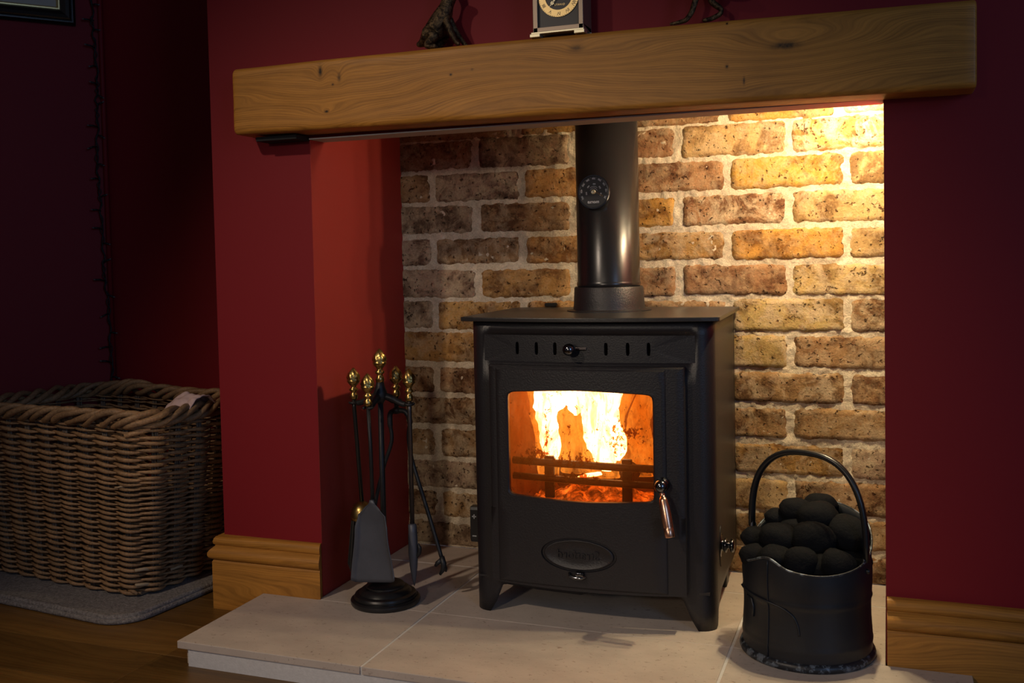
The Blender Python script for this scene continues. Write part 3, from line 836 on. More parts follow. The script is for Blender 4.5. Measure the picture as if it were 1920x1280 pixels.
# handle
hb = Vector(S(.1340, vp(.134) - .016, .2530))
kn = MB(); ball = [(.0112 * sin(pi * k / 12), -.0112 * cos(pi * k / 12)) for k in range(13)]
kn.lathe(ball, hb, 20)
kn.lathe([(.0120, 0), (.0120, .003), (.0085, .006), (.007, .016)], S(.1340, vp(.134) + .002, .2530), 20, axis=tuple(-VY))
hd = put('door_handle', kn.mesh('k'), M['chromed'], door, smooth=True, label='polished ball pivot with a copper grip')
he = Vector(S(.1505, vp(.15) - .034, .1735)); ax = (he - hb).normalized(); L = (he - hb).length
gp = MB().lathe([(.0035, .010), (.0042, .0125), (.0040, .017), (.0052, .0172), (.0072, .023), (.0086, .035), (.0090, .050), (.0086, .066), (.0083, .0685), (.0086, .0690), (.0086, L - .001), (.0080, L), (0, L + .0005)], hb, 24, axis=tuple(ax))
put('grip', gp.mesh('g'), M['copper'], hd, smooth=True, label='copper grip')
# air slider knob
sk = Vector(S(-.0215, bow(0) - .018, .4755))
put('air_slider', MB().lathe([(.0112 * sin(pi * k / 12), -.0108 * cos(pi * k / 12)) for k in range(13)], sk, 20).lathe([(.006, 0), (.0045, .006), (.004, .016)], S(-.0215, bow(0) + .004, .4755), 12, axis=tuple(-VY)).mesh('k'), M['chromed'], stove, smooth=True, label='dark chrome knob')
put('slider_bar', MB().box((-.022, bow(0) + .0008, .4730), (.004, bow(0) + .0022, .4775), S).mesh('b', bevel=.0008), M['steelrod'], stove)
# side knob right, control on the left side, flue collar
c0 = S(.216, .068, .1300)
sk2 = MB().lathe([(.020, 0), (.020, .0015), (.010, .002), (.010, .006), (.0125, .007), (.0125, .010), (.009, .0115), (.006, .012), (.006, .016), (.0110, .017), (.0115, .021), (.0095, .023), (0, .0235)], c0, 24, axis=tuple(UX))
put('side_knob', sk2.mesh('k'), M['chromed'], stove, smooth=True, label='chrome spin knob on the right side')
put('side_knob_plate', MB().rings([[S(uu, .068 + .020 * cos(a), .128 + .036 * sin(a)) for a in [2 * pi * j / 28 for j in range(28)]] for uu in (.2158, .2172)], True, True, True).mesh('k'), M['stove'], stove)
tc_ = put('thermostat_knob', MB().rings([[S(u, v, z) for v, z in ((.034, .118), (.036, .112), (.052, .112), (.056, .118), (.056, .172), (.052, .178), (.036, .178), (.034, .172))] for u in (-.216, -.231, -.2345)], True, True, True).mesh('k', bevel=.0015), M['blacksatin'], stove)
put('plus_mark', MB().box((-.2300, .0330, .1590), (-.2220, .0345, .1610), S).box((-.2270, .0330, .1560), (-.2250, .0345, .1640), S).mesh('p', fix=False), M['greyprint'], tc_)
put('minus_mark', MB().box((-.2300, .0330, .1230), (-.2220, .0345, .1250), S).mesh('p'), M['greyprint'], tc_)
PC = Vector((.508, .225, 0)); PR = .0590
put('flue_collar', MB().lathe([(.080, .5285), (.080, .5305), (.0685, .5325), (.0672, .540), (.0655, .5720), (.0640, .5745), (.0585, .5745), (.0585, .5285)], PC, 64).mesh('c'), M['cast'], stove, label='cast iron flue collar')
smooth_angle(COL.objects[-1] if False else [o for o in stove.children if o.name.startswith('flue_collar')][0], 40)
put('rear_bracket', MB().box((-.170, .3205, .5295), (-.145, .3330, .5375), S).mesh('r', bevel=.002), M['black'], stove)
# fire guard bars inside
gb = [S(lerp(-.145, .142, k / 16), .030 + bow(lerp(-.145, .142, k / 16)) * .6, .2700 - .005 * (k / 16)) for k in range(17)]
put('fire_bar', MB().tube(gb, .0070, 8).mesh('b'), M['blackiron'], stove, smooth=True)
gb2 = [S(lerp(-.145, .142, k / 16), .030 + bow(lerp(-.145, .142, k / 16)) * .6, .2420 - .006 * (k / 16)) for k in range(17)]
put('fire_bar', MB().tube(gb2, .0065, 8).mesh('b'), M['blackiron'], stove, smooth=True)
for u in (-.078, .062):
    put('fire_bar_post', MB().box((u - .009, .024, .205), (u + .009, .032, .280), S).mesh('b', bevel=.002), M['blackiron'], stove)

# logs, embers, flames
logs = [(-.10, .16, .215, .08, .17, .222, .020, 'blackened log lying lowest across the stove fire'), (.055, .12, .235, -.06, .20, .262, .017, 'charred log resting crosswise on top of the fire')]
for (u0, v0, z0, u1, v1, z1, r, lab) in logs:
    pts = [Vector(S(lerp(u0, u1, k / 10), lerp(v0, v1, k / 10), lerp(z0, z1, k / 10))) for k in range(11)]
    pts = [p + Vector((0, 0, .003 * nz(i * 1.3, r * 40, 2))) for i, p in enumerate(pts)]
    o = put('log', MB().tube(pts, [r * (1 + .15 * nz(k, r * 90, 5)) for k in range(11)], 12).mesh('log'), M['charlog'], smooth=True)
    tag(o, lab, 'log')
em = MB().grid(40, 26, lambda a, b: S(lerp(-.155, .148, a), lerp(.03, .24, b), .165 + .050 * sin(pi * a) * sin(pi * min(1, b + .15)) + .014 * nz(a * 16, b * 12, 3)))
tag(put('ember_bed', em.mesh('e', fix=False), M['ember'], smooth=True), 'bed of glowing embers at the bottom of the stove', 'embers', kind='stuff')
fire = thing('fire', 'bright white and orange flames burning behind the stove glass', 'fire', tuple(S(0, .14, .20)))
def tongue(pts, flatv=.45, mat_='flame', name='flame', sd=0):
    """pts: (u, v, z, halfwidth)"""
    P = catmull([Vector((u, v, z)) for u, v, z, r in pts], 6); rr = [interp([(i / (len(pts) - 1), p[3]) for i, p in enumerate(pts)], k / (len(P) - 1)) for k in range(len(P))]
    loops = []
    for i, (p, r) in enumerate(zip(P, rr)):
        wv = 1 + .12 * nz(i * .5, sd, 1)
        loops.append([S(p.x + r * wv * cos(2 * pi * j / 20) + .003 * nz(i * .4, j * .6, sd), p.y + r * flatv * sin(2 * pi * j / 20), p.z) for j in range(20)])
    put(name, MB().rings(loops, True, True, True).mesh('fl'), M[mat_], fire, smooth=True)
tongue([(-.098, .12, .255, .010), (-.102, .12, .28, .020), (-.106, .12, .31, .019), (-.110, .12, .34, .021), (-.100, .12, .365, .034), (-.080, .13, .43, .055)], sd=1)
tongue([(.002, .13, .235, .008), (-.002, .13, .262, .024), (-.006, .13, .29, .033), (-.008, .13, .33, .036), (-.008, .13, .36, .036), (.004, .13, .44, .060)], sd=5)
tongue([(-.058, .14, .335, .003), (-.056, .14, .352, .018), (-.052, .14, .37, .050), (-.050, .14, .44, .095)], sd=9)
tongue([(.030, .10, .262, .004), (.034, .10, .280, .012), (.032, .10, .305, .014), (.024, .10, .34, .004)], sd=14)
tongue([(-.034, .07, .232, .003), (-.026, .07, .236, .010), (-.012, .07, .240, .016), (.002, .07, .246, .004)], sd=15)
tongue([(-.106, .115, .225, .020), (-.106, .115, .31, .028), (-.108, .115, .345, .032), (-.090, .125, .43, .066)], .5, 'shell', 'flame_fringe', 21)
tongue([(-.002, .125, .225, .030), (-.004, .125, .29, .042), (-.006, .125, .34, .046), (.015, .125, .43, .080)], .5, 'shell', 'flame_fringe', 22)
tongue([(-.060, .150, .225, .034), (-.060, .150, .30, .034), (-.056, .150, .37, .028)], .4, 'shell', 'flame_fringe', 23)
tongue([(.055, .150, .225, .030), (.060, .150, .27, .030), (.060, .150, .33, .022), (.082, .15, .39, .020)], .4, 'shell', 'flame_fringe', 24)

# flue pipe and its thermometer
fp = thing('flue_pipe', 'straight satin black flue pipe rising from the stove top', 'flue', (PC.x, PC.y, .5745))
o = put('pipe', MB().lathe([(.0545, .560), (.0590, .5750), (.0602, .5772), (.0605, .5800), (.0598, .5830), (PR, .5850), (PR, .925)], PC, 96).mesh('p'), M['flue'], fp, smooth=True)
ga = atan2(1, 0)
gd = Vector((-.14, -1, 0)).normalized(); gside = Vector((-gd.y, gd.x, 0)); gside = gside if gside.x > 0 else -gside
gc = PC + gd * (PR + .0015) + Vector((0, 0, .7505))
th = thing('flue_thermometer', 'small round black thermometer dial stuck on the flue pipe', 'thermometer', tuple(gc))
def GP(x, y, d=0): return gc + gside * x + Vector((0, 0, y)) + gd * d
def disc(m, r0, d0, r1, d1, n=48):
    m.rings([[GP(r0 * cos(2 * pi * j / n), r0 * sin(2 * pi * j / n), d0) for j in range(n)], [GP(r1 * cos(2 * pi * j / n), r1 * sin(2 * pi * j / n), d1) for j in range(n)]])
m_ = MB()
for a, b, c, d in ((.029, -.001, .0305, .0005), (.0305, .0005, .0305, .004), (.0305, .004, .0285, .0045), (.0285, .0045, .0280, .0030), (.0280, .0030, .001, .0030)): disc(m_, a, b, c, d)
put('dial', m_.mesh('d'), M['dialblack'], th)
m_ = MB(); disc(m_, .0312, .001, .0312, .0050); disc(m_, .0312, .0050, .0296, .0050); disc(m_, .0296, .0050, .0296, .003)
put('bezel', m_.mesh('d'), M['chromed'], th)
put('hub_nut', MB().lathe([(.0042, .003), (.0042, .0062), (.0026, .0066), (.0026, .0040)], gc, 24, axis=tuple(gd)).mesh('h'), M['palegold'], th, smooth=True)
def gtext(body, size, x, y, rot, m=M['white'], name='dial_print'):
    def f(v):
        xx = v.x * cos(rot) - v.y * sin(rot); yy = v.x * sin(rot) + v.y * cos(rot); return GP(x + xx, y + yy, .0032 + v.z * .3)
    put(name, text_mesh(body, size, True, .0003, 1.0, f).mesh('t', fix=False), m, th)
gtext('morsø', .0088, -.001, -.0180, 0, M['white'], 'maker_name')
for k, tx in enumerate(('50', '100', '150', '200', '250', '300', '350', '400', '450')):
    a = radians(-25 + k * 28.5); gtext(tx, .0045, .0245 * cos(a), .0245 * sin(a), a - pi / 2)
for k, tx in enumerate(('100', '200', '300', '400', '500')):
    a = radians(-20 + k * 52); gtext(tx, .0038, .0145 * cos(a), .0145 * sin(a), a - pi / 2)
m_ = MB()
for r, a0, a1 in ((.0098, 45, 135), (.0068, 20, 160)):
    m_.grid(14, 1, lambda a, b: GP((r + .0010 * b) * cos(radians(lerp(a0, a1, a))), (r + .0010 * b) * sin(radians(lerp(a0, a1, a))), .0034))
for k in range(21):
    a = radians(-30 + k * 12); m_.add([GP(rr * cos(a + da), rr * sin(a + da), .0034) for rr, da in ((.0278, .012), (.0278, -.012), (.0266, -.012), (.0266, .012))], [(0, 1, 2, 3)])
put('scale_marks', m_.mesh('s', fix=False), M['greyprint'], th)
m_ = MB(); m_.add([GP(.004, -.001, .0036), GP(.0035, .0015, .0036), GP(.0190, -.0075, .0036), GP(.0180, -.0095, .0036)], [(0, 1, 2, 3)])
put('pointer', m_.mesh('s', fix=False), M['framebrown'], th)

# assumed small lamp fitting, unseen above the lintel line
lf = thing('assumed_led_bar', 'assumed slim light bar of four warm diodes under the lid of the recess', 'lamp', (.92, .275, .925))
put('housing', MB().box((.928, .050, .8910), (.952, .190, .925)).mesh('r', bevel=.002), M['chromed'], lf)
put('housing', MB().box((.953, .303, .9110), (.977, .327, .925)).mesh('r', bevel=.002), M['chromed'], lf)
led_m = emit('lit_diode', (1, .81, .48), 30)[0]
for x_, y_, z_, e_ in LEDS:
    put('diode', MB().lathe([(.0035, z_ + .0028), (.0035, z_ + .0018), (0, z_ + .0012)], (x_, y_, 0), 12).mesh('d'), led_m, lf)

# ------------------------------------------------------------ fireside tool set
SX, SY = .1295, .008
stand = thing('companion_stand', 'black round-based stand with a brass finial that carries the fireside tools', 'stand', (SX, SY, 0))
put('base', MB().lathe([(.0, 0), (.062, 0), (.0640, .003), (.0645, .006), (.0640, .009), (.0610, .0115), (.0575, .0118), (.0578, .0150), (.0560, .0185), (.0520, .0205), (.0490, .0208), (.0450, .0260), (.0400, .0295), (.0360, .0305), (.0358, .0330), (.0330, .0360), (.0260, .0390), (.0180, .0405), (.0110, .0410), (.0095, .0440), (.0090, .0480), (.0055, .0500)], (SX, SY, 0), 64).mesh('b'), M['blacksatin'], stand)
smooth_angle(stand.children[0], 32)
put('post', MB().tube([(SX, SY, .045), (SX, SY, .40)], .0052, 14).mesh('p'), M['blackiron'], stand, smooth=True)
FIN = [(.0048, 0), (.0070, .002), (.0078, .007), (.0062, .0115), (.0048, .0135), (.0050, .0150), (.0082, .0175), (.0084, .0200), (.0052, .0225), (.0048, .0250), (.0075, .0280), (.0110, .0320), (.0122, .0345), (.0122, .0360), (.0112, .0370), (.0118, .0400), (.0112, .0445), (.0094, .0490), (.0066, .0530), (.0038, .0565), (.0018, .0590), (.0, .0600)]
def finial(parent, x, y, z, s=1.0, ax=(0, 0, 1)):
    md = lambda i, h, a: 1 + (.10 * sin(6 * a + h * 260) if i >= 15 and i < 20 else 0)
    put('finial', MB().lathe([(r * s, h * s) for r, h in FIN], (x, y, z), 36, mod=md).mesh('f'), M['brass'], parent, smooth=True)
finial(stand, SX, SY, .408, 1.06)
put('hub', MB().lathe([(.0055, .370), (.0075, .374), (.0120, .379), (.0135, .384), (.0120, .392), (.0085, .402), (.0070, .410), (.005, .411)], (SX, SY, 0), 24).mesh('h'), M['blackiron'], stand, smooth=True)
HK = dict(brush=(.0695, .0160), shovel=(.1290, -.0385), tongs=(.1330, .0640), poker=(.1835, .0180))
for k, (hx, hy) in HK.items():
    d = Vector((hx - SX, hy - SY, 0)); q = d.normalized(); n_ = Vector((-q.y, q.x, 0))
    pts = [Vector((SX, SY, .386)), Vector((SX, SY, .3805)) + d * .35, Vector((SX, SY, .3705)) + d * .7, Vector((SX, SY, .3685)) + d * .86]
    fork = MB().tube(catmull(pts, 4), [.0065] * 6 + [.0052] * 7, 8)
    cc = Vector((hx, hy, .3690))
    fork.tube([cc + (q * cos(a) + n_ * sin(a)) * .0082 for a in [radians(180 + 150 * t / 8 - 0) for t in range(9)]][0:9], .0026, 6)
    fork.tube([cc + (q * cos(a) + n_ * sin(a)) * .0082 for a in [radians(180 - 150 * t / 8) for t in range(9)]], .0026, 6)
    put('hook_arm', fork.mesh('a'), M['blackiron'], stand, smooth=True)

# brush
bx, by = HK['brush']
br = thing('hearth_brush', 'fireside brush with a brass dome and black bristles hanging behind the shovel', 'brush', (bx, by, .37))
finial(br, bx, by, .3745)
dmx, dmy, dmz = .0800, .0170, .180
put('rod', MB().tube([(bx, by, .3745), (bx, by, .360), (dmx, dmy, dmz)], .0040, 12).mesh('r'), M['blacksatin'], br, smooth=True)
put('brass_dome', MB().lathe([(0.0, .004), (.006, .003), (.0150, -.003), (.0205, -.012), (.0220, -.024), (.0220, -.030), (.020, -.031)], (dmx, dmy, dmz), 32).mesh('d'), M['brass'], br, smooth=True)
bm_ = MB(); rb = random.Random(5)
for k in range(260):
    a = rb.uniform(0, 2 * pi); r = .0195 * sqrt(rb.random()); x, y = cos(a) * r, sin(a) * r; l = rb.uniform(.085, .100)
    bm_.tube([(dmx + x, dmy + y, dmz - .026), (dmx + x * 1.2, dmy + y * 1.2, dmz - .06), (dmx + x * 1.45 - .002, dmy + y * 1.4, dmz - .026 - l)], [.0013, .0013, .0008], 4)
put('bristles', bm_.mesh('b', fix=False), M['bristle'], br, kind='stuff')

# shovel
sx, sy = HK['shovel']
sh = thing('hearth_shovel', 'fireside shovel with a wide flat grey pan hanging at the front of the stand', 'shovel', (sx, sy, .37))
finial(sh, sx, sy, .3715)
put('rod', MB().tube([(sx, sy, .3715), (sx + .004, sy - .002, .300), (sx + .0075, sy - .006, .200)], .0036, 12).lathe([(.004, .200), (.0058, .2015), (.0058, .2035), (.0040, .206)], (sx + .0075, sy - .006, 0), 16).mesh('r'), M['blackiron'], sh, smooth=True)
def pan():
    m = MB(); rows = 22; loops = []
    for i in range(rows + 1):
        t = i / rows; z = lerp(.204, .056, t)
        hw = interp([(0, .0045), (.05, .0065), (.11, .0170), (.19, .0280), (.35, .0330), (1.0, .0445)], t)
        cxx = sx + .0075 + lerp(0, .0030, t); lip = interp([(0, .002), (.2, .004), (.35, .009), (1, .008)], t)
        r = []
        for j in range(17):
            s_ = j / 16 * 2 - 1; xx = s_ * hw
            e = max(0, abs(s_) - .84) / .16
            y = sy - .0075 - lip * e ** 1.5 + .004 * sin(pi * t) * (1 - s_ * s_)
            if i < 6: y += -.003 * (1 - s_ * s_) * (1 - i / 6)
            zz = z + (.004 * s_ if t > .5 else 0) * (t - .5) * 2
            if t > .95: zz += .006 * max(0, abs(s_) - .85) / .15
            r.append((cxx + xx, y - .004 * t, zz))
        loops.append(r)
    m.rings(loops, close=False)
    return m.mesh('pan', fix=True)
po = put('pan', pan(), M['shovel'], sh, smooth=True, label='grey trapezoid steel pan with raised side lips')
so = po.modifiers.new('thick', 'SOLIDIFY'); so.thickness = .0018

# tongs
tx, ty = HK['tongs']
tg = thing('coal_tongs', 'black fireside tongs with splayed claw-tipped arms hanging at the back of the stand', 'tongs', (tx, ty, .37))
finial(tg, tx, ty, .3745)
put('neck', MB().tube([(tx, ty, .3745), (tx, ty, .350)], .0045, 10).lathe([(.0045, .356), (.0085, .352), (.0090, .347), (.006, .343)], (tx, ty, 0), 16).mesh('n'), M['blackiron'], tg, smooth=True)
armR = catmull([(tx, ty, .349), (tx + .018, ty + .001, .347), (tx + .027, ty + .001, .330), (tx + .024, ty, .300), (tx + .032, ty - .003, .255), (tx + .066, ty - .010, .160), (tx + .0945, ty - .016, .078)], 6)
armL = catmull([(tx, ty, .349), (tx - .012, ty - .001, .344), (tx - .014, ty - .001, .325), (tx - .012, ty, .290), (tx - .030, ty, .240), (tx - .050, ty, .170), (tx - .060, ty, .100)], 6)
for nm, A, sg in (('R', armR, -1), ('L', armL, 1)):
    m_ = MB().tube(A, [.0052] * 14 + [.0038] * (len(A) - 14), 10)
    e = A[-1]; f_ = Vector((sg, 0, 0))
    m_.tube([e + Vector((0, 0, .004)), e + Vector((-.004 * sg, -.001, -.010)), e + Vector((-.0025 * sg, -.001, -.020)), e + Vector((.004 * sg, -.001, -.030))], [.0048, .0058, .0048, .0024], 8)
    m_.tube([e + Vector((0, 0, -.002)), e + Vector((.010 * sg, -.001, -.010)), e + Vector((.013 * sg, -.001, -.015))], [.0048, .0040, .0028], 8)
    m_.tube([e + Vector((-.003 * sg, 0, -.010)), e + Vector((-.005 * sg, .006, -.020)), e + Vector((-.004 * sg, .008, -.026))], [.0040, .0030, .0022], 8)
    put('arm', m_.mesh('a'), M['blackiron'], tg, smooth=True)

# poker
px, py = HK['poker']
pk = thing('poker', 'fireside poker with a pointed socket and side barb, rightmost tool on the stand', 'poker', (px, py, .37))
finial(pk, px, py, .3745)
e0 = Vector((.1865, .012, .148)); e1 = Vector((.1880, .0105, .036))
put('rod', MB().tube([(px, py, .3745), (px, py, .358), tuple(e0)], .0042, 12).mesh('r'), M['steelrod'], pk, smooth=True, label='rod worn to bare grey metal')
ax = (e1 - e0).normalized()
put('spear_tip', MB().lathe([(.0042, -.002), (.0078, 0), (.0078, .014), (.0086, .020), (.0088, .052), (.0070, .078), (.0038, .100), (.0006, .1135)], e0, 16, axis=tuple(ax)).mesh('t'), M['shovel'], pk, smooth=True)
put('barb', MB().tube(catmull([e0 + Vector((.006, -.001, -.060)), e0 + Vector((.0125, -.001, -.052)), e0 + Vector((.0140, -.001, -.042)), e0 + Vector((.0110, -.001, -.034))], 5), [.003] * 4 + [.0038] * 8 + [.0022] * 4, 8).mesh('b'), M['blackiron'], pk, smooth=True)

# ------------------------------------------------------------ coal bucket
BCX, BCY = .881, .015
bk = thing('coal_bucket', 'worn black metal coal hod with a hoop handle heaped with coal', 'bucket', (BCX, BCY, 0))
RIM = sorted([(-180, .143), (-166 - 28, .152), (-148, .150), (-121, .166), (-102, .153), (-76, .147), (-49, .150), (-24, .160), (3, .182), (21, .200), (50, .213), (72, .217), (100, .210), (128, .195), (144, .178), (166, .154), (180, .143)])
RIM = [q for q in RIM if q[0] >= -180]
def rimz(deg):
    n = len(RIM)
    for i in range(n - 1):
        (x0, y0), (x1, y1) = RIM[i], RIM[i + 1]
        if x0 <= deg <= x1:
            a = RIM[i - 1] if i > 0 else (RIM[n - 2][0] - 360, RIM[n - 2][1]); b = RIM[i + 2] if i < n - 2 else (RIM[1][0] + 360, RIM[1][1])
            m0 = (y1 - a[1]) / (x1 - a[0]) * (x1 - x0); m1 = (b[1] - y0) / (b[0] - x0) * (x1 - x0); t = (deg - x0) / (x1 - x0)
            return (2 * t ** 3 - 3 * t * t + 1) * y0 + (t ** 3 - 2 * t * t + t) * m0 + (-2 * t ** 3 + 3 * t * t) * y1 + (t ** 3 - t * t) * m1
    return RIM[-1][1]
def bucket_r(z, a=0):
    r = .0985 + .0012 * sin(z * 60)
    for zc, h in ((.098, .0016), (.030, .0012)): r += h * exp(-((z - zc) / .0028) ** 2)
    return r
def bucket_mesh():
    m = MB(); n = 96; loops = []; T = [0, .03, .06, .1, .15, .2, .25, .3, .35, .4, .45, .5, .55, .6, .62, .64, .66, .68, .7, .75, .8, .85, .9, .95, 1]
    zf = [k * .004 for k in range(36)]
    for t in range(40):
        L = []
        for j in range(n):
            deg = -180 + 360 * j / n; a = radians(deg); top = rimz(deg)
            z = .003 + (min(top, .143) - .003) * min(1, t / 34) if t <= 34 else lerp(min(top, .143), top, (t - 34) / 5)
            r = bucket_r(z)
            L.append((BCX + r * cos(a), BCY + r * sin(a), z))
        loops.append(L)
    m.rings(loops)
    m.rings([[(BCX + .096 * cos(2 * pi * j / 48), BCY + .096 * sin(2 * pi * j / 48), zz) for j in range(48)] for zz in (.004, .0075)], True, True, True)
    return m.mesh('b')
bo = put('body', bucket_mesh(), M['bucket'], bk, smooth=True)
so = bo.modifiers.new('thick', 'SOLIDIFY'); so.thickness = .0022; so.offset = -1
put('rolled_rim', MB().tube([(BCX + .0985 * cos(radians(d)), BCY + .0985 * sin(radians(d)), rimz(d)) for d in [-180 + 360 * k / 120 for k in range(120)]], .0018, 8, closed=True).mesh('r'), M['rim'], bk, smooth=True, label='chipped rolled rim showing bare metal')
put('base_rim', MB().lathe([(.098, 0), (.1035, .001), (.1050, .005), (.1035, .010), (.0995, .013), (.098, .013)], (BCX, BCY, 0), 72).mesh('r'), M['rim'], bk, smooth=True, label='scuffed base ring showing bare metal')
# side seam and patch outline
def BP(deg, z, d=0): a = radians(deg); r = bucket_r(z) + d; return Vector((BCX + r * cos(a), BCY + r * sin(a), z))
put('seam', MB().tube([BP(-121, lerp(.014, .162, k / 20), .0005) for k in range(21)], .0014, 6).mesh('s'), M['bucket'], bk, smooth=True)
pp = [BP(d, z, .0004) for d, z in ((-176, .092), (-172, .098), (-160, .101), (-140, .101), (-122, .099), (-108, .094), (-100, .087), (-96, .080), (-93, .068), (-92, .055))]
put('handle_bracket', MB().tube(catmull(pp, 5), .0017, 6).mesh('s'), M['bucket'], bk, smooth=True)
put('bracket_rib', MB().tube([BP(-150, .094, .0008), BP(-142, .092, .0012), BP(-140, .080, .0010), BP(-140, .066, .0006)], .0022, 6).mesh('s'), M['bucket'], bk, smooth=True)
hL = Vector((.793, .060, .180)); hR = Vector((.9705, -.020, .158))
mid = (hL + hR) / 2; hv = (hR - hL) / 2
pts = []
for k in range(41):
    a = pi * k / 40; c = cos(a); s_ = sin(a)
    base = mid - hv * (abs(c) ** .80 * (1 if c > 0 else -1)) * 1.02
    zb_ = lerp(hL.z, hR.z, (1 - c) / 2)
    p = Vector((base.x, base.y, zb_ + (.3135 - zb_) * s_ ** .72)); pts.append(p)
hm = MB().tube(pts, [.0062] * 41, 12, flat=.8)
put('hoop_handle', hm.mesh('h'), M['blacksatin'], bk, smooth=True, label='arched hoop handle')
for p, q in ((hL, -1), (hR, 1)):
    d = Vector((p.x - BCX, p.y - BCY, 0)).normalized(); t_ = Vector((-d.y, d.x, 0))
    m_ = MB().rings([[p + d * off + t_ * (.0085 * cos(2 * pi * j / 16)) + Vector((0, 0, .020 * sin(2 * pi * j / 16) - .010)) for j in range(16)] for off in (-.002, .002)], True, True, True)
    m_.lathe([(.004, -.004), (.004, .006), (.0025, .0075), (0, .008)], p + Vector((0, 0, -.014)), 12, axis=tuple(d))
    put('handle_lug', m_.mesh('l'), M['blacksatin'], bk, smooth=True)

def coal_mesh(seed):
    r = random.Random(seed); m = MB(); nu, nv = 20, 12; vs = []
    loops = []
    for i in range(nv + 1):
        ph = pi * i / nv; L = []
        for j in range(nu):
            th = 2 * pi * j / nu
            x, y, z = sin(ph) * cos(th), sin(ph) * sin(th), cos(ph)
            sg = lambda q, e: math.copysign(abs(q) ** e, q)
            x, y, z = sg(x, .85), sg(y, .85), sg(z, .95)
            eq = 1 + .065 * exp(-(z / .10) ** 2)
            d = 1 + .10 * nz(x * 1.5 + seed, y * 1.5, z * 1.5) + .03 * nz(x * 5 + seed, y * 5, z * 5)
            L.append((x * .0285 * d * eq, y * .0235 * d * eq, z * .0190 * d))
        loops.append(L)
    m.rings(loops); return m.mesh('coal')
CM = [coal_mesh(k) for k in (1, 2, 3, 4)]
for me in CM:
    me.materials.append(M['coal'])
    for p in me.polygons: p.use_smooth = True
COALS = [
    ((.8640, .060, .2100), (10, 8, 10), 1.05, 'oval coal near the top of the heap, just left of its highest lump'),
    ((.8990, .088, .2160), (0, 5, 40), 1.0, 'coal at the very top back of the heap, half hidden'),
    ((.8970, .040, .2080), (12, -6, 5), 1.20, 'broad coal under the topmost lump, centre of the heap'),
    ((.8360, .070, .1900), (0, 20, 30), .95, 'small dark coal at the back left of the heap'),
    ((.9430, .020, .1900), (35, 20, -30), 1.22, 'large upright coal beside the right leg of the hoop handle'),
    ((.8035, .028, .1700), (8, 0, 20), .92, 'coal beside the left leg of the hoop handle'),
    ((.8405, .004, .1790), (14, 6, -8), 1.15, 'smooth coal on the left, second row up from the rim'),
    ((.8955, -.006, .1830), (60, 10, 15), 1.18, 'large rounded coal facing front in the middle of the heap'),
    ((.8070, -.012, .1510), (10, 0, 25), .98, 'lowest coal at the left edge of the bucket rim'),
    ((.8390, -.032, .1560), (22, 4, -10), 1.0, 'coal behind the raised notch of the front rim'),
    ((.8785, -.044, .1540), (75, 10, 30), 1.08, 'coal standing on end at the front rim'),
    ((.9110, -.032, .1480), (20, 0, 10), .98, 'dark coal sunk between two lumps at the front rim'),
    ((.9330, -.040, .1540), (62, 24, 20), 1.02, 'tilted coal at the front right of the rim'),
    ((.9570, .012, .1490), (30, 10, 60), 1.0, 'shadowed coal low by the right edge of the bucket'),
    ((.8640, .034, .1830), (30, 0, 0), 1.0, 'shadowed coal deep in the middle of the heap'),
    ((.9180, .062, .1830), (10, 0, 50), 1.1, 'shadowed coal behind the large upright one on the right')]
for i, (p, r, s_, lab) in enumerate(COALS):
    o = bpy.data.objects.new('coal', CM[i % 4]); COL.objects.link(o); o.location = p
    o.rotation_euler = tuple(radians(a) for a in r); s_ *= .96; o.scale = (s_, s_, s_)
    tag(o, lab, 'coal', 'coal briquettes heaped in the bucket')

# ------------------------------------------------------------ wicker basket on its mat
BA = radians(-6.5); BO = Vector((-.388, -.047, 0)); BXd = Vector((cos(BA), sin(BA), 0)); BYd = Vector((-sin(BA), cos(BA), 0))
BW, BD = .465, .290; BZ0, BZ1 = FZ + .016, .322
def BK(x, y, z): return BO + BXd * x + BYd * y + Vector((0, 0, z))
def perim(s, z, off=0.0):
    """point on the rounded-rectangle wall, s in metres along the mid perimeter; off outward"""
    t = (z - BZ0) / (BZ1 - BZ0)
    fl_ = [lerp(0, .022, t), lerp(0, .046, t), lerp(0, .010, t), lerp(0, .020, t)]   # front,right,back,left flare
    x0, x1, y0, y1 = -BW - fl_[3], fl_[1], -fl_[0], BD + fl_[2]
    r = .050
    segs = [('l', x1 - x0 - 2 * r), ('a', pi / 2 * r), ('l', y1 - y0 - 2 * r), ('a', pi / 2 * r)] * 2
    tot = sum(q[1] for q in segs); d = (s % 1.0) * tot; 
    px_, py_, ang = x0 + r, y0, 0.0
    for kd, ln in segs:
        if d <= ln:
            if kd == 'l':
                X = px_ + cos(ang) * d; Y = py_ + sin(ang) * d; nx, ny = sin(ang), -cos(ang)
            else:
                cx_ = px_ - sin(ang) * r; cy_ = py_ + cos(ang) * r; a2 = ang - pi / 2 + d / r
                X = cx_ + cos(a2) * r; Y = cy_ + sin(a2) * r; nx, ny = cos(a2), sin(a2)
            return BK(X + nx * off, Y + ny * off, z)
        if kd == 'l': px_ += cos(ang) * ln; py_ += sin(ang) * ln
        else:
            cx_ = px_ - sin(ang) * r; cy_ = py_ + cos(ang) * r; ang += pi / 2
            px_ = cx_ + cos(ang - pi / 2) * r; py_ = cy_ + sin(ang - pi / 2) * r
        d -= ln
    return BK(x0 + r, y0, z)
basket = thing('log_basket', 'large brown woven willow basket standing in the alcove on a grey mat', 'basket', tuple(BK(-BW / 2, BD / 2, BZ0)))
NS = 28            # stakes
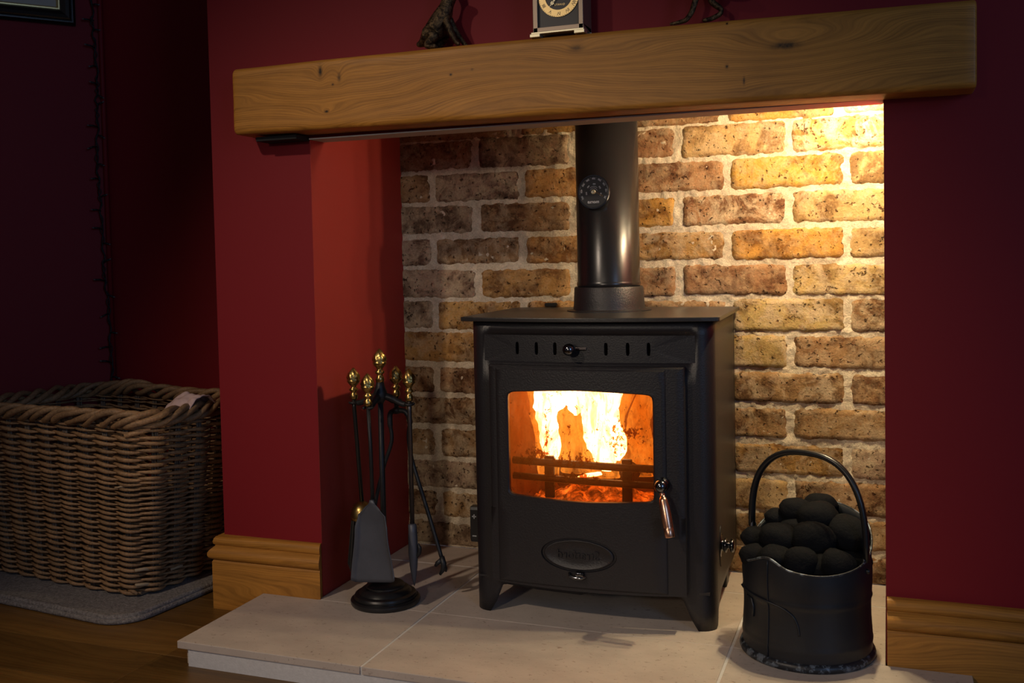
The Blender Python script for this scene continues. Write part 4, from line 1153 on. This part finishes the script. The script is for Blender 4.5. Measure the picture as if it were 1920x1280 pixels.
for k in range(NS):
    s0 = (k + .5) / NS
    m_ = MB()
    for dx in (-.0045, .0005, .0050):
        m_.tube([perim(s0 + dx / 1.5 + .0006 * sin(j * 1.7 + dx * 900), lerp(BZ0, BZ1, j / 8), .0005) for j in range(9)], .0023, 6)
    put('stake', m_.mesh('s'), M['stake'], basket, smooth=True)
zrow = BZ0 + .006; ri = 0
rows = []
while zrow < BZ1 - .004:
    t = (zrow - BZ0) / (BZ1 - BZ0)
    th_ = .0030 if .48 < t < .66 else (.0034 if t < .48 else .0040)
    if t > .93: th_ = .0026
    rows.append((zrow, th_)); zrow += th_ * 3.4
for ri, (z, th_) in enumerate(rows):
    for ph in (0, 1):
        n = NS * 9; pts = []; rad = []
        rr_ = random.Random(ri * 2 + ph); zs = rr_.uniform(-.001, .001)
        for k in range(n):
            s = k / n; w_ = s * NS * pi + (ph + ri) * pi - pi / 2
            c = cos(w_)  # +: outside the stake
            q = sin(w_)
            off = c * .0072 + .001 * nz(s * 60, ri, ph)
            zz = z + zs - q * th_ * .55 + (.0030 * nz(s * 9, ri * .35, 3)) - .010 * (1 - (z - BZ0) / (BZ1 - BZ0)) * 0
            pts.append(perim(s, zz, off)); rad.append(th_ * (.62 + .54 * max(0, c) + .12 * nz(s * 70, ri, 8 + ph)))
        put('weaver', MB().tube(pts, rad, 6, closed=True).mesh('w', fix=False), M['willow'], basket, smooth=True)
# braided rim
for ph in range(4):
    n = NS * 8; pts = []; rad = []
    for k in range(n):
        s = k / n; a = s * NS * 2 * pi * .36 + ph * 2 * pi / 4 + .9 * nz(s * 16, ph, 6)
        hump = .022 * exp(-((((s - .66) % 1.0)) / .045) ** 2) 
        z = BZ1 + .010 + .0125 * sin(a) + .0050 * nz(s * 22, ph, 1) + .010 * exp(-((s - .70) / .05) ** 2)
        pts.append(perim(s, z, .0125 * cos(a) + .002)); rad.append(.0066 * (1 + .35 * nz(s * 30, ph, 4)))
    put('rim_strand', MB().tube(pts, rad, 8, closed=True).mesh('w', fix=False), M['willow'], basket, smooth=True)
m_ = MB().box((-BW + .01, .01, BZ0), (-.01, BD - .01, BZ0 + .006), lambda x, y, z: BK(x, y, z))
put('bottom', m_.mesh('b'), M['stake'], basket)
# pale cut ends poking out
def poke(s, z, ds, dz, r=.0042, m='cutwillow'):
    a = perim(s, z, .003); b = perim(s + ds, z + dz, .013)
    put('cut_end', MB().tube([a, (a + b) / 2 + Vector((0, 0, .001)), b], [r * .9, r, r * .8], 8).mesh('c'), M[m], basket, smooth=True)
poke(.298, .312, -.026, -.010, .0058, 'willow'); poke(.300, .024, -.022, .0045, .0038); poke(.302, -.010, -.024, .008, .0036); poke(.328, .010, .016, .003, .0034)
poke(.268, -.015, .012, -.006, .0042, 'willow'); poke(.272, .200, -.016, -.004, .0022)
# cloth lying over the far right corner of the basket
def cloth_f(a, b):
    x = lerp(-.012, .062, a); y = lerp(.085, .165, b)
    z = .352 + .012 * exp(-((b - .5) / .3) ** 2) + .008 * nz(a * 5, b * 5, 3) - .045 * max(0, .25 - a) - .06 * max(0, .18 - b) - .05 * max(0, b - .8)
    return BK(x, y, z)
co = put('cloth', MB().grid(26, 20, cloth_f).mesh('c'), M['cloth'], smooth=True)
co.modifiers.new('thick', 'SOLIDIFY').thickness = .002
tag(co, 'crumpled pale pink cloth lying over the right rim of the wicker basket', 'cloth')

# mat with a rolled, whipped edge
mt = thing('grey_mat', 'thick grey woven mat with rounded corner and bound edge under the basket', 'mat', tuple(BK(-.2, .1, FZ)))
MC = Vector((-.331, -.163, 0))
def MT(x, y, z): return MC + BXd * x + BYd * y + Vector((0, 0, z))
def mat_outline(ins):
    r = .065 - ins; pts = []
    x0, x1, y0, y1 = -.70 + ins, -ins, ins, .50 - ins
    for cx_, cy_, a0 in ((x1 - r, y0 + r, -90), (x1 - r, y1 - r, 0), (x0 + r, y1 - r, 90), (x0 + r, y0 + r, 180)):
        for k in range(10): a = radians(a0 + 10 * k); pts.append((cx_ + r * cos(a), cy_ + r * sin(a)))
    out = []
    for (a, b) in zip(pts, pts[1:] + pts[:1]):
        d = sqrt((a[0] - b[0]) ** 2 + (a[1] - b[1]) ** 2); n = max(1, int(d / .012))
        for k in range(n): out.append((lerp(a[0], b[0], k / n), lerp(a[1], b[1], k / n)))
    return out
o0 = mat_outline(.010)
put('mat_surface', MB().rings([[MT(x, y, z) for x, y in o0] for z in (FZ + .001, FZ + .0135)], True, True, True).mesh('m'), M['rug'], mt)
def whipped(ins, z, r, name):
    P = mat_outline(ins); 
    put(name, MB().tube([MT(x, y, z) for x, y in P], [r * (1 + .10 * nz(i * .8, r * 99, 1)) for i in range(len(P))], 10, closed=True).mesh('e', fix=False), M['rug'], mt, smooth=True)
whipped(.006, FZ + .0115, .0065, 'bound_edge'); whipped(.000, FZ + .0055, .0055, 'bound_edge')

# ------------------------------------------------------------ picture on the diagonal wall
pf = thing('picture_frame', 'black picture frame with gold inner slip at the top left of the wall', 'picture', tuple(LW(.16, .012, 1.219)))
def frame_part(name, s0, s1, z0, z1, wd, d0, d1, m):
    """rectangular moulding ring from outer (s0..s1, z0..z1) with face width wd; d0 outer depth, d1 inner depth"""
    mm = MB(); 
    prof = [(0, 0), (0, d0), (wd * .15, d0 + .002), (wd * .5, (d0 + d1) / 2 + .004), (wd * .85, d1 + .002), (wd, d1), (wd, 0)]
    loops = [[LW(s, off, z) for s, z in ((s0 + p, z0 + p), (s1 - p, z0 + p), (s1 - p, z1 - p), (s0 + p, z1 - p))] for p, off in prof]
    mm.rings(loops); o = put(name, mm.mesh('f'), m, pf); return o
A0, A1, Z0_, Z1_ = .061, .46, 1.215, 1.60
frame_part('moulding', A0, A1, Z0_, Z1_, .012, .010, .014, M['frameblack'])
frame_part('lined_edge', A0 + .0045, A1 - .0045, Z0_ + .0045, Z1_ - .0045, .0012, .0135, .0140, M['framebrown'])
frame_part('lined_edge', A0 + .0085, A1 - .0085, Z0_ + .0085, Z1_ - .0085, .0012, .0150, .0155, M['framebrown'])
frame_part('moulding', A0 + .012, A1 - .012, Z0_ + .012, Z1_ - .012, .022, .018, .011, M['frameblack'])
frame_part('gold_slip', A0 + .034, A1 - .034, Z0_ + .034, Z1_ - .034, .008, .011, .007, M['gold'])
put('mount', MB().box((A0 + .04, .001, Z0_ + .04), (A1 - .04, .006, Z1_ - .04), LW).mesh('m'), M['mount'], pf)

# ------------------------------------------------------------ unlit string lights down the corner
sl = thing('string_lights', 'unlit string of dark green fairy lights hanging down the alcove corner', 'string lights', tuple(LW(.02, .02, .3)))
CP = [(.022, 2.2), (.023, 1.6), (.023, 1.281), (.024, 1.223), (.020, 1.165), (.017, 1.088), (.021, 1.036), (.020, .984), (.025, .893), (.022, .828), (.020, .762), (.018, .67), (.018, .605), (.011, .538), (.010, .446), (.008, .346), (.010, .30)]
base = catmull([LW(s, .013, z) for s, z in CP], 14)
rl_ = random.Random(11); pts = [p + LD * (.0025 * sin(i * .55)) + LN * (.002 * cos(i * .8)) for i, p in enumerate(base)]
put('cable', MB().tube(pts, .0016, 6).mesh('c'), M['cable'], sl, smooth=True)
put('cable', MB().tube([p + LD * (.004 * sin(i * .9 + 2)) for i, p in enumerate(base)], .0013, 6).mesh('c'), M['cable'], sl, smooth=True)
BL = [(1.295, 1), (1.273, -1), (1.229, 1), (1.206, -1), (1.167, 1), (1.122, 1), (1.074, 1), (1.050, -1), (1.026, -1), (.974, 1), (.950, -1), (.922, 1), (.880, -1), (.845, 1), (.800, -1), (.765, 1), (.722, 1), (.690, -1), (.640, -1), (.598, 1), (.560, -1), (.515, 1), (.47, -1), (.43, 1), (.395, 1), (.36, -1)]
for z, sg in BL:
    j = min(range(len(base)), key=lambda i: abs(base[i].z - z)); p = base[j]
    ln = rl_.uniform(.014, .024); up = rl_.uniform(-.006, .008)
    tip = p + LD * (ln * sg if sg > 0 else -min(ln, .012)) + LN * .006 + Vector((0, 0, up))
    st_ = put('bulb_stem', MB().tube([p, (p + tip) / 2 + Vector((0, 0, .002)), tip], [.0014, .0020, .0024], 6).mesh('s'), M['cable'], sl, smooth=True)
    d = (tip - p).normalized()
    put('bulb', MB().tube([tip, tip + d * .003, tip + d * .0055], [.0020, .0020, .0008], 6).mesh('b'), M['bulb'], st_, smooth=True)

# ------------------------------------------------------------ mantel clock
CZ = .9905; CYF = -.062
ck = thing('mantel_clock', 'small square brushed metal mantel clock with a gold chapter ring', 'clock', (.506, -.04, CZ))
cx0, cx1, cz0, cz1 = .4655, .5500, CZ + .0075, CZ + .1190; cd = .048
def CB(a, b, name, m, bev=.0006, parent=ck): return put(name, MB().box(a, b).mesh('c', bevel=bev), m, parent)
cs = MB()
cs.box((cx0, CYF, cz0), (cx0 + .0075, CYF + cd, cz1)).box((cx1 - .0075, CYF, cz0), (cx1, CYF + cd, cz1)).box((cx0, CYF, cz0), (cx1, CYF + cd, cz0 + .0080)).box((cx0, CYF, cz1 - .0080), (cx1, CYF + cd, cz1)).box((cx0, CYF + cd - .003, cz0), (cx1, CYF + cd, cz1))
put('case', cs.mesh('c', bevel=.0005), M['clocksteel'], ck)
CB((cx0 + .007, CYF + .006, cz0 + .007), (cx1 - .007, CYF + .008, cz1 - .007), 'dial_panel', M['dialblack'])
CB((cx0 - .003, CYF - .0040, CZ + .0045), (cx1 + .002, CYF + .010, CZ + .0080), 'plinth', M['palegold'])
for a in (cx0 - .0045, cx1 - .0140): CB((a, CYF - .0060, CZ - .0005), (a + .0175, CYF + .012, CZ + .0050), 'foot', M['palegold'])
for a in (cx0 - .0045, cx1 - .0140): CB((a, CYF + .034, CZ - .0005), (a + .0175, CYF + .046, CZ + .0075), 'foot', M['palegold'])
rc = Vector(((cx0 + cx1) / 2 + .0005, CYF + .0055, CZ + .0650))
def RP(r, a, d=0): return rc + Vector((r * cos(a), -d, r * sin(a)))
m_ = MB(); n = 60
m_.rings([[RP(r, 2 * pi * j / n, d) for j in range(n)] for r, d in ((.0345, 0), (.0345, .0014), (.0232, .0014), (.0232, 0))])
ring = put('chapter_ring', m_.mesh('r'), M['goldring'], ck)
NUM = ['XII', 'I', 'II', 'III', 'IIII', 'V', 'VI', 'VII', 'VIII', 'IX', 'X', 'XI']
m_ = MB()
for k, tx_ in enumerate(NUM):
    a = pi / 2 + 2 * pi * k / 12      # the photograph is mirrored: numerals run anticlockwise
    rot = a - pi / 2
    def f(v, a=a, rot=rot):
        xx = v.x * cos(rot) - v.y * sin(rot); yy = v.x * sin(rot) + v.y * cos(rot)
        return rc + Vector((.0288 * cos(a) + xx, -.0016 - v.z * .2, .0288 * sin(a) + yy))
    q = text_mesh(tx_, .0075, True, .0003, .9, f); m_.add(q.v, q.f)
for k in range(60):
    a = 2 * pi * k / 60; m_.add([RP(r, a + da, .0017) for r, da in ((.0340, .014), (.0340, -.014), (.0330, -.014), (.0330, .014))], [(0, 1, 2, 3)])
put('numerals', m_.mesh('n', fix=False), M['dialblack'], ring)
def hand(a, l, w_):
    m = MB(); q = Vector((cos(a), 0, sin(a))); n_ = Vector((-sin(a), 0, cos(a))); b = rc + Vector((0, -.0030, 0))
    m.add([b - n_ * w_, b + n_ * w_, b + q * l * .5 + n_ * w_, b + q * l, b + q * l * .5 - n_ * w_], [(0, 1, 2, 3, 4)])
    m.rings([[b + q * (l * .62) + (q * cos(t) + n_ * sin(t)) * (w_ * k) for t in [2 * pi * j / 14 for j in range(14)]] for k in (3.2, 1.8)])
    put('hand', m.mesh('h', fix=False), M['palegold'], ck)
hand(radians(228), .0255, .0009); hand(radians(100), .019, .0011)
put('dial_lettering', text_mesh('QUARTZ', .0042, True, .0002, 1.1, lambda v: rc + Vector((v.x + .001, .0004 - v.z, v.y - .0145))).mesh('t', fix=False), M['goldring'], ck)

# ------------------------------------------------------------ bronze figurines (skin modifier)
def skinned(name, verts, edges, loc, m, label, cat, sub=2):
    me = bpy.data.meshes.new(name); me.from_pydata([v[:3] for v in verts], edges, [])
    o = bpy.data.objects.new(name, me); COL.objects.link(o); o.location = loc
    o.modifiers.new('skin', 'SKIN'); sk = me.skin_vertices[0].data
    for i, v in enumerate(verts):
        r = v[3]; sk[i].radius = (r, r) if not isinstance(r, tuple) else r; sk[i].use_root = (i == 0)
    s = o.modifiers.new('sub', 'SUBSURF'); s.levels = sub; s.render_levels = sub
    bpy.context.view_layer.update()
    me2 = bpy.data.meshes.new_from_object(o.evaluated_get(bpy.context.evaluated_depsgraph_get()))
    bpy.data.objects.remove(o)
    o = bpy.data.objects.new(name, me2); COL.objects.link(o); o.location = loc
    me2.materials.clear(); me2.materials.append(m)
    for p in me2.polygons: p.use_smooth = True
    return tag(o, label, cat)
# seated hare, facing right (local metres, x right, y depth, z up)
V = [(-.020, 0, .022, .024), (-.008, 0, .040, .021), (.007, 0, .058, .0150), (.015, 0, .074, .0095), (.019, -.001, .086, .0105), (.030, -.003, .089, .0075), (.037, -.004, .087, .0045),   # 0-6 pelvis..muzzle
     (.014, .004, .096, .0045), (.006, .006, .118, .0055), (.002, .007, .136, .002), (.015, -.006, .096, .0045), (.009, -.009, .118, .0055), (.006, -.010, .136, .002),                      # 7-12 ears
     (.014, -.008, .052, .0080), (.023, -.010, .030, .0058), (.034, -.011, .010, .0045), (.041, -.012, .0030, .0042),                                                                       # 13-16 near foreleg
     (.014, .008, .052, .0080), (.026, .009, .030, .0055), (.040, .009, .010, .0042), (.047, .009, .0030, .0040),                                                                            # 17-20 far foreleg
     (-.016, -.014, .026, .0130), (.000, -.018, .022, .0105), (-.016, -.018, .008, .0075), (-.018, -.019, .0040, .0052), (.002, -.020, .0035, .0042),                                       # 21-25 near hind
     (-.016, .014, .026, .0130), (.000, .018, .022, .0105), (-.016, .018, .008, .0075), (-.018, .019, .0040, .0052), (.002, .020, .0035, .0042),                                            # 26-30 far hind
     (-.036, -.002, .012, .0060), (-.044, -.003, .014, .0045)]
Ed = [(0, 1), (1, 2), (2, 3), (3, 4), (4, 5), (5, 6), (4, 7), (7, 8), (8, 9), (4, 10), (10, 11), (11, 12), (2, 13), (13, 14), (14, 15), (15, 16), (2, 17), (17, 18), (18, 19), (19, 20),
      (0, 21), (21, 22), (22, 23), (23, 24), (24, 25), (0, 26), (26, 27), (27, 28), (28, 29), (29, 30), (0, 31), (31, 32)]
skinned('hare_figurine', V, Ed, (.2885, -.040, .9905), M['bronze'], 'dark bronze figurine of a sitting animal with stub tail, left on the beam', 'figurine')
V2 = [(.012, 0, .060, .0150), (-.010, 0, .066, .0130), (-.030, 0, .074, .0110), (-.044, 0, .090, .0080), (-.052, 0, .102, .0090), (-.064, 0, .101, .0060), (-.070, 0, .099, .0035),
      (-.046, .004, .114, .0042), (-.036, .006, .136, .0048), (-.030, .007, .150, .002), (-.046, -.004, .114, .0042), (-.034, -.006, .134, .0048), (-.027, -.007, .148, .002),
      (-.026, -.007, .060, .0080), (-.024, -.009, .040, .0052), (-.031, -.010, .018, .0046), (-.040, -.010, .0065, .0042), (-.056, -.011, .0035, .0032), (-.066, -.011, .0030, .0024),
      (.004, .004, .050, .0090), (-.004, .000, .034, .0060), (.014, -.004, .0190, .0046), (.013, -.006, .0120, .0044), (-.002, -.008, .0050, .0040), (-.016, -.009, .0035, .0032),
      (.030, 0, .052, .0120), (.040, 0, .046, .0060), (.046, 0, .048, .0035)]
Ed2 = [(0, 1), (1, 2), (2, 3), (3, 4), (4, 5), (5, 6), (4, 7), (7, 8), (8, 9), (4, 10), (10, 11), (11, 12), (2, 13), (13, 14), (14, 15), (15, 16), (16, 17), (17, 18), (0, 19), (19, 20), (20, 21), (21, 22), (22, 23), (23, 24), (0, 25), (25, 26), (26, 27)]
skinned('hare_figurine', V2, Ed2, (.7540, -.045, .9885), M['bronze'], 'dark bronze figurine striding on long thin legs, right of the clock', 'figurine')
